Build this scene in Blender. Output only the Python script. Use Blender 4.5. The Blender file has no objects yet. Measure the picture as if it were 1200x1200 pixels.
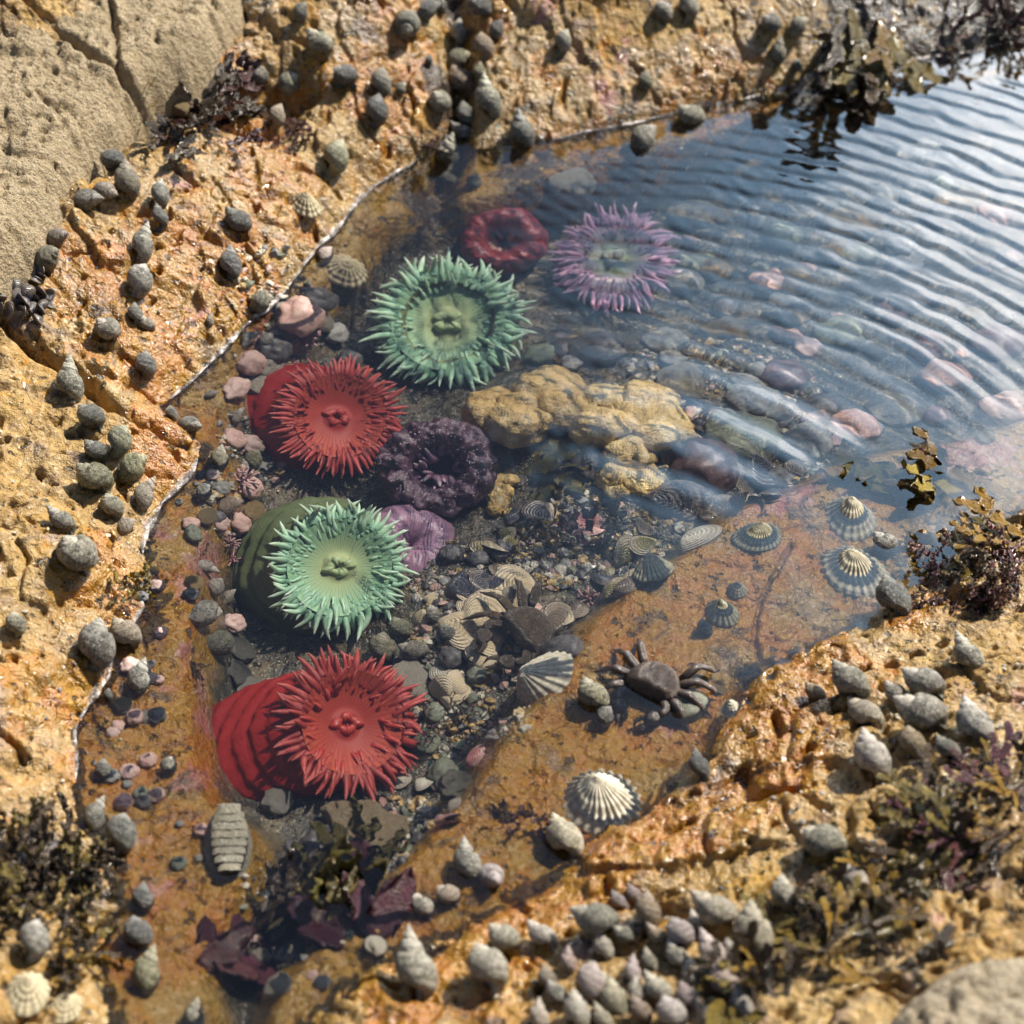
import bpy, math, random
import numpy as np
from mathutils import Vector, Matrix, Quaternion, noise as mnoise

rnd = random.Random(7)
nrs = np.random.RandomState(11)
SC = bpy.context.scene
COL = SC.collection

# ------------------------------------------------------------------ camera
PITCH = math.radians(44.0)
FOV = math.radians(30.0)
CAM_D = 1.12
CAM = Vector((0.0, -CAM_D * math.cos(PITCH), CAM_D * math.sin(PITCH)))
FWD = Vector((0, math.cos(PITCH), -math.sin(PITCH)))
UP = Vector((0, math.sin(PITCH), math.cos(PITCH)))
RIGHT = Vector((1, 0, 0))
TF = math.tan(FOV / 2)
IOR = 1.33

def ray(px, py):
    """direction of the view through a point of the 1200 px photograph"""
    u = (px - 600.0) / 600.0 * TF
    v = (600.0 - py) / 600.0 * TF
    return (FWD + RIGHT * u + UP * v).normalized()

def hit_plane(px, py, z=0.0):
    """where the view through px,py meets the level z; bent by the water below z=0"""
    d = ray(px, py)
    if z >= 0:
        return CAM + d * ((z - CAM.z) / d.z)
    p = CAM + d * (-CAM.z / d.z)
    d2 = refr(d)
    return p + d2 * (z / d2.z)

def refr(d):
    r = 1 / IOR
    c = -d.z
    k = 1 - r * r * (1 - c * c)
    return (d * r + Vector((0, 0, 1)) * (r * c - math.sqrt(k))).normalized()

def px_size(p):
    """metres that one photograph pixel spans at the point p"""
    return (p - CAM).dot(FWD) * TF / 600.0

cam_d = bpy.data.cameras.new('camera')
cam_o = bpy.data.objects.new('camera', cam_d)
COL.objects.link(cam_o)
cam_o.location = CAM
cam_o.rotation_euler = (math.pi / 2 - PITCH, 0, 0)
cam_d.sensor_width = 36
cam_d.lens = 18.0 / TF
cam_d.clip_start = 0.01
cam_d.clip_end = 400
cam_d.dof.use_dof = True
cam_d.dof.focus_distance = 1.12
cam_d.dof.aperture_fstop = 7.5
SC.camera = cam_o

# ------------------------------------------------------------------ light
SUN_EL = math.radians(47)
SUN_AZ = math.radians(52)            # clockwise from straight ahead (+Y) towards the right (+X)
SUN_DIR = Vector((math.sin(SUN_AZ) * math.cos(SUN_EL), math.cos(SUN_AZ) * math.cos(SUN_EL), math.sin(SUN_EL)))
sl = bpy.data.lights.new('sun', 'SUN')
sl.energy = 5.0
sl.angle = math.radians(0.6)
sl.color = (1.0, 0.91, 0.75)
so = bpy.data.objects.new('sun', sl)
COL.objects.link(so)
so.rotation_euler = SUN_DIR.to_track_quat('Z', 'Y').to_euler()

w = bpy.data.worlds.new('World')
SC.world = w
w.use_nodes = True
nt = w.node_tree
nt.nodes.clear()
def wn(t, **k):
    n = nt.nodes.new(t)
    for a, b in k.items():
        setattr(n, a, b)
    return n
sky = wn('ShaderNodeTexSky', sky_type='NISHITA', sun_disc=False, sun_elevation=SUN_EL, sun_rotation=SUN_AZ)
bg = wn('ShaderNodeBackground')
bg.inputs[1].default_value = 0.052
wo = wn('ShaderNodeOutputWorld')
tc = wn('ShaderNodeTexCoord')
# white cloud bank placed out of view, ahead right, for the water's reflection
nz = wn('ShaderNodeTexNoise')
nz.inputs['Scale'].default_value = 4.2
nz.inputs['Detail'].default_value = 6
nz.inputs['Roughness'].default_value = 0.6
sep = wn('ShaderNodeSeparateXYZ')
nt.links.new(tc.outputs['Generated'], nz.inputs['Vector'])
nt.links.new(tc.outputs['Generated'], sep.inputs[0])
# directional weight: dot(dir, cloud bank direction)
vd = wn('ShaderNodeVectorMath', operation='DOT_PRODUCT')
nt.links.new(tc.outputs['Generated'], vd.inputs[0])
CL = Vector((math.sin(math.radians(33)) * math.cos(math.radians(30)), math.cos(math.radians(33)) * math.cos(math.radians(30)), math.sin(math.radians(30))))
vd.inputs[1].default_value = CL
mr = wn('ShaderNodeMapRange')
mr.inputs[1].default_value = 0.84
mr.inputs[2].default_value = 0.985
mr.inputs[3].default_value = -0.60
mr.inputs[4].default_value = 0.30
nt.links.new(vd.outputs['Value'], mr.inputs[0])
ad = wn('ShaderNodeMath', operation='ADD')
nt.links.new(nz.outputs[0], ad.inputs[0])
nt.links.new(mr.outputs[0], ad.inputs[1])
cr = wn('ShaderNodeMapRange', interpolation_type='SMOOTHSTEP')
cr.inputs[1].default_value = 0.49
cr.inputs[2].default_value = 0.74
nt.links.new(ad.outputs[0], cr.inputs[0])
mx = wn('ShaderNodeMix', data_type='RGBA')
nt.links.new(cr.outputs[0], mx.inputs['Factor'])
# bright blue zone added behind it, to tint the water's reflection
blue_zone = wn('ShaderNodeMapRange', interpolation_type='SMOOTHSTEP')
blue_zone.inputs[1].default_value = 0.86
blue_zone.inputs[2].default_value = 0.99
nt.links.new(vd.outputs['Value'], blue_zone.inputs[0])
blue_mix = wn('ShaderNodeMix', data_type='RGBA')
nt.links.new(blue_zone.outputs[0], blue_mix.inputs['Factor'])
nt.links.new(sky.outputs[0], blue_mix.inputs['A'])
blue_mix.inputs['B'].default_value = (17, 28, 40, 1)
nt.links.new(blue_mix.outputs['Result'], mx.inputs['A'])
mx.inputs['B'].default_value = (74, 78, 83, 1)
nt.links.new(mx.outputs['Result'], bg.inputs[0])
nt.links.new(bg.outputs[0], wo.inputs[0])

SC.view_settings.view_transform = 'Standard'
SC.view_settings.look = 'None'
SC.view_settings.gamma = 1
SC.view_settings.exposure = 0.64
SC.render.engine = 'CYCLES'
SC.cycles.use_denoising = True
SC.cycles.max_bounces = 10
SC.cycles.transmission_bounces = 6
SC.cycles.transparent_max_bounces = 8
SC.cycles.diffuse_bounces = 3
SC.cycles.glossy_bounces = 3
SC.cycles.caustics_refractive = True
SC.cycles.caustics_reflective = False
SC.cycles.sample_clamp_indirect = 6.0

# ------------------------------------------------------------------ maths on arrays
def hash2(ix, iy, seed):
    n = (ix.astype(np.int64) * 374761393 + iy.astype(np.int64) * 668265263 + seed * 1442695041) & 0x7fffffff
    n = (n ^ (n >> 13)) * 1274126177 & 0x7fffffff
    n = (n ^ (n >> 16)) & 0x7fffffff
    return n

def gnoise(x, y, seed=0):
    ix = np.floor(x); iy = np.floor(y)
    fx = (x - ix).astype(np.float32); fy = (y - iy).astype(np.float32)
    ux = fx * fx * fx * (fx * (fx * 6 - 15) + 10)
    uy = fy * fy * fy * (fy * (fy * 6 - 15) + 10)
    def g(dx, dy):
        a = hash2(ix + dx, iy + dy, seed).astype(np.float32) * np.float32(2 * math.pi / 0x7fffffff)
        return np.cos(a) * (fx - dx) + np.sin(a) * (fy - dy)
    a = g(0, 0); b = g(1, 0); c = g(0, 1); d = g(1, 1)
    return (a + (b - a) * ux) * (1 - uy) + (c + (d - c) * ux) * uy

def fbm(x, y, size, octv=4, seed=0, rough=0.5, ridged=False):
    f = 1.0 / size
    amp = 1.0; s = 0; tot = 0
    for o in range(octv):
        n = gnoise(x * f + o * 17.3, y * f - o * 9.1, seed + o)
        if ridged:
            n = 0.5 - np.abs(n) * 1.6
        s = s + n * amp
        tot += amp
        amp *= rough
        f *= 2.03
    return s / tot

def worley(x, y, size, seed=0):
    """F1, F2 and a random value of the nearest cell"""
    X = x / size; Y = y / size
    ix = np.floor(X); iy = np.floor(Y)
    f1 = np.full(X.shape, 9, np.float32); f2 = f1.copy(); idv = np.zeros(X.shape, np.float32)
    for dx in (-1, 0, 1):
        for dy in (-1, 0, 1):
            cx = ix + dx; cy = iy + dy
            h1 = hash2(cx, cy, seed).astype(np.float32) / 0x7fffffff
            h2 = hash2(cx, cy, seed + 77).astype(np.float32) / 0x7fffffff
            d = np.hypot(cx + h1 - X, cy + h2 - Y).astype(np.float32)
            nearer = d < f1
            f2 = np.where(nearer, f1, np.minimum(f2, d))
            idv = np.where(nearer, hash2(cx, cy, seed + 5).astype(np.float32) / 0x7fffffff, idv)
            f1 = np.where(nearer, d, f1)
    return f1, f2, idv

def sstep(a, b, x):
    t = np.clip((x - a) / (b - a), 0, 1)
    return t * t * (3 - 2 * t)

def poly_sdf(x, y, pts):
    """signed distance to a closed outline, negative inside"""
    d = np.full(x.shape, 1e9, np.float32)
    inside = np.zeros(x.shape, bool)
    n = len(pts)
    for i in range(n):
        ax, ay = pts[i]; bx, by = pts[(i + 1) % n]
        ex, ey = bx - ax, by - ay
        wx = x - ax; wy = y - ay
        t = np.clip((wx * ex + wy * ey) / (ex * ex + ey * ey + 1e-12), 0, 1)
        d = np.minimum(d, (wx - ex * t) ** 2 + (wy - ey * t) ** 2)
        c = ((ay > y) != (by > y))
        if abs(by - ay) > 1e-12:
            inside ^= c & (x < (bx - ax) * (y - ay) / (by - ay) + ax)
    d = np.sqrt(d)
    return np.where(inside, -d, d)

def line_dist(x, y, pts):
    d = np.full(x.shape, 1e9, np.float32)
    for i in range(len(pts) - 1):
        ax, ay = pts[i]; bx, by = pts[i + 1]
        ex, ey = bx - ax, by - ay
        wx = x - ax; wy = y - ay
        t = np.clip((wx * ex + wy * ey) / (ex * ex + ey * ey + 1e-12), 0, 1)
        d = np.minimum(d, (wx - ex * t) ** 2 + (wy - ey * t) ** 2)
    return np.sqrt(d)

def blend_points(x, y, ctrl, sig):
    """smooth surface through scattered heights; ctrl = [(x, y, value)]"""
    num = np.zeros(x.shape, np.float32); den = np.full(x.shape, 1e-9, np.float32)
    for cx, cy, v in ctrl:
        d2 = (x - cx) ** 2 + (y - cy) ** 2
        wgt = np.exp(-d2 / (2 * sig * sig)) + 1e-4 / (1 + d2 / (sig * sig)) ** 2
        num += wgt * v; den += wgt
    return num / den

def W(pts, z=0.0):
    return [(lambda p: (p.x, p.y))(hit_plane(px, py, z)) for px, py in pts]
# ------------------------------------------------------------------ the rock shelf and the pool in it
SHORE = W([(112, 1330), (122, 1200), (125, 1130), (124, 1040), (105, 980), (85, 925), (95, 860), (115, 805), (140, 755), (172, 712), (166, 655),
           (166, 622), (190, 588), (222, 555), (234, 524), (214, 500), (192, 478), (225, 450), (262, 405), (300, 368), (330, 340), (365, 300),
           (395, 265), (430, 225), (470, 197), (500, 186), (560, 178), (640, 165), (720, 148), (800, 130), (870, 115), (940, 97),
           (1000, 88), (1060, 72), (1130, 62), (1200, 48), (1320, 20), (1560, 40), (1640, 300), (1400, 500), (1230, 585), (1150, 625), (1090, 668),
           (1020, 715), (960, 752), (905, 775), (878, 800), (868, 835), (842, 872), (812, 905), (770, 940), (742, 962), (700, 990), (680, 1012),
           (640, 1040), (590, 1070), (540, 1095), (500, 1120), (450, 1132), (410, 1160), (380, 1200), (350, 1330)])
BASIN = W([(225, 1330), (222, 1200), (222, 1150), (238, 1090), (268, 1040), (284, 985), (232, 940), (206, 868), (208, 800), (214, 745), (220, 700), (222, 640), (242, 585),
           (256, 545), (240, 505), (250, 470), (260, 430), (286, 402), (335, 375), (370, 330), (400, 305), (430, 262), (480, 238), (560, 228),
           (640, 205), (740, 182), (850, 150), (950, 128), (1060, 105), (1200, 80), (1330, 50), (1480, 150), (1420, 350), (1300, 470), (1150, 512),
           (1080, 525), (1000, 545), (940, 575), (870, 605), (820, 650), (760, 690), (705, 735), (680, 775), (650, 820), (605, 862), (580, 905),
           (540, 950), (500, 1000), (470, 1030), (440, 1080), (400, 1110), (350, 1150), (325, 1200), (300, 1330)], -0.012)

def C3(lst, refract=False):
    o = []
    for px, py, z in lst:
        p = hit_plane(px, py, z if refract else max(z, 0))
        o.append((p.x, p.y, z))
    return o

OUTER = C3([(0, 380, .062), (60, 330, .062), (150, 300, .060), (230, 230, .060), (300, 200, .052), (330, 280, .036), (250, 380, .030), (120, 420, .040),
            (0, 450, .040), (60, 480, .032), (120, 560, .026), (0, 600, .050), (0, 750, .055), (80, 750, .024), (60, 850, .018), (0, 950, .03), (40, 1050, .026),
            (0, 1150, .04), (70, 1170, .02), (100, 150, .075), (0, 150, .10), (150, 50, .10), (-150, 300, .10), (-150, 700, .09), (200, 40, .085),
            (330, 40, .075), (330, 120, .052), (420, 120, .045), (480, 60, .06), (540, 60, .05), (560, 130, .030), (620, 60, .055), (620, 120, .035), (700, 100, .026),
            (760, 40, .055), (850, 60, .04), (900, 30, .06), (980, 40, .045), (1050, 20, .04), (1150, 15, .035), (1250, 0, .04),
            (700, -60, .10), (400, -60, .12), (1000, -60, .09), (0, -60, .15),
            (1190, 700, .020), (1100, 720, .014), (1180, 850, .036), (1080, 830, .030), (980, 820, .018), (920, 870, .024), (1000, 950, .034), (1100, 950, .042),
            (1190, 1000, .055), (880, 960, .026), (800, 1000, .022), (720, 1040, .018), (850, 1080, .030), (950, 1100, .035), (1080, 1090, .040), (1180, 1150, .068),
            (700, 1120, .022), (620, 1120, .020), (560, 1150, .018), (450, 1180, .014), (800, 1180, .032), (1000, 1200, .045), (1300, 900, .07), (1300, 1200, .10), (600, 1260, .03)])
SHELF = C3([(180, 700, -.005), (200, 850, -.008), (180, 950, -.007), (200, 1050, -.008), (230, 540, -.012), (215, 620, -.010), (290, 400, -.014), (400, 290, -.016), (520, 205, -.012),
            (700, 165, -.010), (900, 120, -.012), (1150, 75, -.012), (1150, 570, -.016), (1050, 600, -.014), (950, 640, -.011), (850, 720, -.010), (760, 780, -.010),
            (830, 800, -.007), (700, 850, -.009), (620, 930, -.009), (540, 1010, -.009), (470, 1090, -.008), (760, 880, -.006), (960, 700, -.007)])
FLOOR = C3([(330, 450, -.055), (300, 500, -.050), (400, 600, -.075), (330, 700, -.075), (520, 400, -.075), (450, 300, -.055), (600, 280, -.070), (720, 310, -.080),
            (560, 560, -.070), (560, 640, -.052), (560, 720, -.040), (520, 780, -.038), (620, 760, -.034), (560, 840, -.040), (500, 900, -.066), (470, 850, -.078), (420, 850, -.080), (470, 960, -.060),
            (350, 900, -.060), (350, 1000, -.056), (400, 1040, -.052), (330, 1100, -.050), (300, 1190, -.045), (420, 1090, -.044),
            (650, 480, -.046), (740, 530, -.040), (680, 600, -.048), (740, 640, -.045), (800, 590, -.042), (850, 500, -.055), (950, 530, -.045), (1000, 450, -.070),
            (850, 300, -.090), (1000, 250, -.085), (1150, 400, -.060), (1150, 200, -.085), (900, 180, -.07), (1300, 300, -.08)], True)

CRACKS = [(W([(-40, 395), (0, 402), (50, 425), (95, 442), (130, 462), (182, 476), (200, 478)], .035), .0045, .020),
          (W([(-60, 330), (0, 300), (60, 245), (112, 200), (150, 150), (200, 110), (240, 70), (275, 25), (300, -30)], .06), .011, .034),
          (W([(470, -40), (530, 20), (545, 80), (520, 130), (500, 170)], .04), .014, .030),
          (W([(150, 160), (230, 150), (300, 150), (335, 130)], .05), .010, .018),
          (W([(165, 175), (230, 142), (300, 112), (340, 108)], .05), .014, .030),
          (W([(0, 35), (60, 45), (110, 62), (160, 80)], .10), .003, .010),
          (W([(120, -20), (128, 30), (140, 80)], .10), .002, .006),
          (W([(250, 205), (280, 235), (300, 300), (340, 320)], .05), .0015, .004),
          (W([(90, 250), (170, 240), (260, 245)], .06), .003, .005),
          (W([(930, 640), (900, 700), (880, 740), (893, 790)], -.008), .0014, .006),
          (W([(840, 905), (870, 880), (880, 920), (930, 925)], .02), .003, .008),
          (W([(760, 990), (790, 960), (808, 950)], .02), .002, .006),
          (W([(720, 1060), (760, 1050), (800, 1075), (830, 1100)], .02), .006, .012)]

def terrain(x, y, fine=True):
    x = np.asarray(x, np.float32); y = np.asarray(y, np.float32)
    wx = x + 0.010 * fbm(x, y, .06, 3, 31); wy = y + 0.010 * fbm(x, y, .06, 3, 57)
    ds = poly_sdf(wx * .35 + x * .65, wy * .35 + y * .65, SHORE)
    db = poly_sdf(wx * .6 + x * .4, wy * .6 + y * .4, BASIN)
    out = blend_points(x, y, OUTER, .040)
    shelf = blend_points(x, y, SHELF, .035)
    floor = blend_points(x, y, FLOOR, .034)
    rise = 1 - np.exp(-np.maximum(ds, 0) / .038)
    lip = 1 - np.exp(-np.maximum(ds, 0) / .004)
    h_out = out * rise + .0035 * lip
    sh = shelf * (1 - np.exp(np.minimum(ds, 0) / .010))
    h = np.where(ds > 0, h_out, sh)
    t = sstep(0.000, .030, -db)
    h = h * (1 - t) + floor * t
    # far away the shelf rolls on, slightly higher than the sea
    far = np.maximum(np.hypot(x, y - .1) - .75, 0)
    h = h + np.minimum(far, 2.5) * .02 * (1 + .6 * fbm(x, y, .9, 3, 91))
    for pts, wid, dep in CRACKS:
        ld = line_dist(wx, wy, pts)
        h = h - dep * np.exp(-(ld / wid) ** 2)
    land = sstep(-.03, .02, ds)
    inb = t
    # broad lumps, blocky ledges, chips, pits
    h = h + (.0085 * fbm(x, y, .11, 3, 3)) * (.35 + .65 * land) * (1 - .4 * inb)
    f1, f2, idv = worley(x + .012 * fbm(x, y, .03, 2, 8), y + .012 * fbm(x, y, .03, 2, 9), .034, 4)
    edge = sstep(.0, .16, f2 - f1)
    h = h + ((idv - .5) * .0085 * edge - .0016 * (1 - edge)) * (.30 + .70 * land) * (1 - .8 * inb)
    g1, g2, gid = worley(x + .004 * fbm(x, y, .012, 2, 18), y + .004 * fbm(x, y, .012, 2, 19), .0105, 14)
    h = h + ((gid - .5) * .0032 * sstep(0, .2, g2 - g1)) * (.35 + .65 * land) * (1 - .5 * inb)
    h = h + .0056 * fbm(x, y, .026, 4, 23, .6) * (.5 + .5 * land)
    rg = fbm(wx, wy, .045, 3, 83, .55, True)
    h = h - .0085 * sstep(.35, .47, rg) * (.25 + .75 * land) * (1 - .6 * inb)
    if fine:
        pit = fbm(x, y, .006, 2, 61)
        h = h - .0034 * sstep(.26, .44, pit) * (.15 + .85 * land)
        pit2 = fbm(x, y, .0125, 2, 66)
        h = h - .0042 * sstep(.28, .44, pit2) * land
        h = h + .0008 * fbm(x, y, .0045, 3, 71, .5)
    return h, ds, db, inb

def axis(lo, hi, step, far):
    core = np.arange(lo, hi + step * .5, step)
    ext = []
    s = step; p = hi
    while p < far:
        s = min(s * 1.09, .25); p += s; ext.append(p)
    lo_ext = []
    s = step; p = lo
    while p > -far:
        s = min(s * 1.09, .25); p -= s; lo_ext.append(p)
    return np.concatenate([np.array(lo_ext[::-1]), core, np.array(ext)])

STEP = .00108
GX = axis(-.50, .50, STEP, 9.0)
GY = axis(-.42, .74, STEP, 9.0)
MX, MY = np.meshgrid(GX.astype(np.float32), GY.astype(np.float32))
HZ, DS, DB, INB = terrain(MX, MY)

def ground_z(x, y):
    i = np.searchsorted(GX, x) - 1; j = np.searchsorted(GY, y) - 1
    i = int(min(max(i, 0), len(GX) - 2)); j = int(min(max(j, 0), len(GY) - 2))
    u = (x - GX[i]) / (GX[i + 1] - GX[i]); v = (y - GY[j]) / (GY[j + 1] - GY[j])
    return float((HZ[j, i] * (1 - u) + HZ[j, i + 1] * u) * (1 - v) + (HZ[j + 1, i] * (1 - u) + HZ[j + 1, i + 1] * u) * v)

# a smoothed copy of the heights, for which way the ground faces
def _blur(a, n):
    for _ in range(n):
        a = (a + np.roll(a, 1, 0) + np.roll(a, -1, 0) + np.roll(a, 1, 1) + np.roll(a, -1, 1)) / 5
    return a
HS = _blur(HZ.copy(), 14)
def ground_n(x, y, e=.006):
    def z(a, b):
        i = int(min(max(np.searchsorted(GX, a), 0), len(GX) - 1)); j = int(min(max(np.searchsorted(GY, b), 0), len(GY) - 1))
        return float(HS[j, i])
    return Vector(((z(x - e, y) - z(x + e, y)) / (2 * e), (z(x, y - e) - z(x, y + e)) / (2 * e), 1)).normalized()

def hit_ground(px, py, lift=0.0):
    """first point of the rock (raised by lift) seen through px,py, looking through the water"""
    d = ray(px, py)
    p = CAM + d * ((.22 - CAM.z) / d.z)
    wet = False
    for _ in range(900):
        if p.z <= ground_z(p.x, p.y) + lift:
            break
        p = p + d * .0012
        if p.z < 0 and not wet:
            wet = True
            d = refr(d)
    return p

def grid_mesh(name, X, Y, Z, keep=None):
    ny, nx = X.shape
    co = np.stack([X, Y, Z], -1).reshape(-1, 3).astype(np.float32)
    idx = np.arange(ny * nx).reshape(ny, nx)
    q = np.stack([idx[:-1, :-1], idx[:-1, 1:], idx[1:, 1:], idx[1:, :-1]], -1).reshape(-1, 4)
    if keep is not None:
        q = q[keep.reshape(-1)]
        used = np.unique(q)
        remap = np.full(ny * nx, -1, np.int64); remap[used] = np.arange(len(used))
        q = remap[q]; co = co[used]
    else:
        used = None
    me = bpy.data.meshes.new(name)
    me.vertices.add(len(co)); me.vertices.foreach_set('co', co.ravel())
    me.loops.add(q.size); me.loops.foreach_set('vertex_index', q.ravel().astype(np.int32))
    me.polygons.add(len(q)); me.polygons.foreach_set('loop_start', np.arange(0, q.size, 4, dtype=np.int32))
    me.polygons.foreach_set('loop_total', np.full(len(q), 4, np.int32))
    me.polygons.foreach_set('use_smooth', np.ones(len(q), bool))
    me.update(calc_edges=True)
    return me, used

rock_me, _ = grid_mesh('rock_shelf', MX, MY, HZ)
def blob(lst, x=MX, y=MY, z=0.0):
    """soft patches of growth, stain or painted shade: (px, py, radius in px, weight)"""
    a = np.zeros(x.shape, np.float32)
    for px, py, r, wt in lst:
        p = hit_plane(px, py, z)
        rr = r * px_size(p)
        d2 = (x - p.x) ** 2 + ((y - p.y) / 1.25) ** 2
        a = np.maximum(a, wt * np.exp(-d2 / (rr * rr)))
    return a
ORANGE = [(270, 200, 70, 1), (200, 190, 60, .9), (320, 260, 60, 1), (250, 340, 80, .9), (170, 420, 80, 1), (100, 400, 60, .8), (210, 500, 50, 1), (200, 560, 50, 1),
          (430, 170, 50, 1), (460, 140, 60, .8), (560, 100, 60, .5), (700, 190, 90, .9), (860, 150, 80, .9), (640, 130, 60, .4),
          (180, 700, 60, .9), (120, 720, 60, .8), (200, 850, 90, 1), (150, 900, 80, .9), (200, 1000, 80, 1), (230, 1080, 60, .9), (120, 800, 50, .9), (160, 1120, 50, .9),
          (910, 870, 75, 1.2), (960, 790, 60, 1), (840, 930, 50, 1), (760, 980, 60, 1.1), (700, 1010, 60, 1.1), (640, 1080, 60, 1.1), (560, 1150, 70, 1.2), (880, 960, 70, .7), (760, 740, 80, .9), (850, 690, 80, .9), (700, 850, 80, .9), (950, 640, 70, .8), (620, 930, 60, .9), (540, 1010, 60, .9), (800, 840, 60, 1), (470, 1090, 60, .8), (1040, 590, 60, .6), (900, 600, 60, .7),
          (480, 1180, 60, 1), (820, 990, 60, .9), (1060, 720, 40, .9), (40, 390, 60, .5), (60, 850, 60, .6), (720, 1080, 60, .6)]
CORAL = [(200, 620, 40, .6), (205, 690, 36, .6), (190, 800, 34, .6), (225, 900, 36, .7), (150, 850, 30, .4), (180, 1050, 36, .5), (340, 390, 60, .9), (300, 470, 40, .8), (240, 640, 35, 1), (270, 560, 40, .7), (215, 770, 35, .9), (240, 820, 25, .9), (1150, 520, 80, .8), (920, 560, 70, .7), (1000, 530, 60, .6), (700, 1000, 40, .5),
         (820, 800, 40, .4), (180, 970, 30, .7), (215, 1050, 30, .6), (210, 290, 60, .25), (230, 400, 30, .4), (640, 90, 50, .5), (720, 120, 60, .5), (60, 560, 50, .2), (160, 380, 40, .3), (1180, 880, 40, .4),
         (880, 780, 30, .3), (700, 700, 40, .4), (850, 850, 40, .5)]
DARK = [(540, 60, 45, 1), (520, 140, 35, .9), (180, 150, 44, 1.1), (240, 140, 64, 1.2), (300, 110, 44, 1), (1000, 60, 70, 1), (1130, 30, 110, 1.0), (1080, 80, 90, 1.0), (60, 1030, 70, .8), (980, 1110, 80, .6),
        (1150, 960, 70, .5), (1120, 690, 60, .6), (760, 1100, 60, .6), (60, 330, 30, .4), (900, 140, 70, .7), (740, 180, 80, .75), (620, 195, 70, .8), (500, 220, 50, .9), (820, 160, 70, .7)]  # turf and dark rim rock; shadowed cleft and far-bank reflection painted in too
LITTER = [(560, 720, 90, 1), (520, 800, 60, 1), (300, 500, 60, .8), (280, 620, 50, .7), (480, 950, 60, .6), (350, 1080, 80, .7), (650, 500, 90, .5), (620, 680, 60, .4)]
def put_attr(me, name, arr):
    at = me.attributes.new(name, 'FLOAT', 'POINT')
    at.data.foreach_set('value', np.clip(arr, 0, 2).astype(np.float32).ravel())
put_attr(rock_me, 'orange', blob(ORANGE))
put_attr(rock_me, 'coral', blob(CORAL))
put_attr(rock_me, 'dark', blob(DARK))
put_attr(rock_me, 'basin', INB)
wetx = sstep(.030, -.002, HZ + .008 * fbm(MX, MY, .04, 3, 41)) * sstep(.10, .0, DS)
put_attr(rock_me, 'wet', np.maximum(wetx, np.maximum(.9 * blob(DARK), .95 * np.minimum(blob(ORANGE), 1)) + .22))
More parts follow.
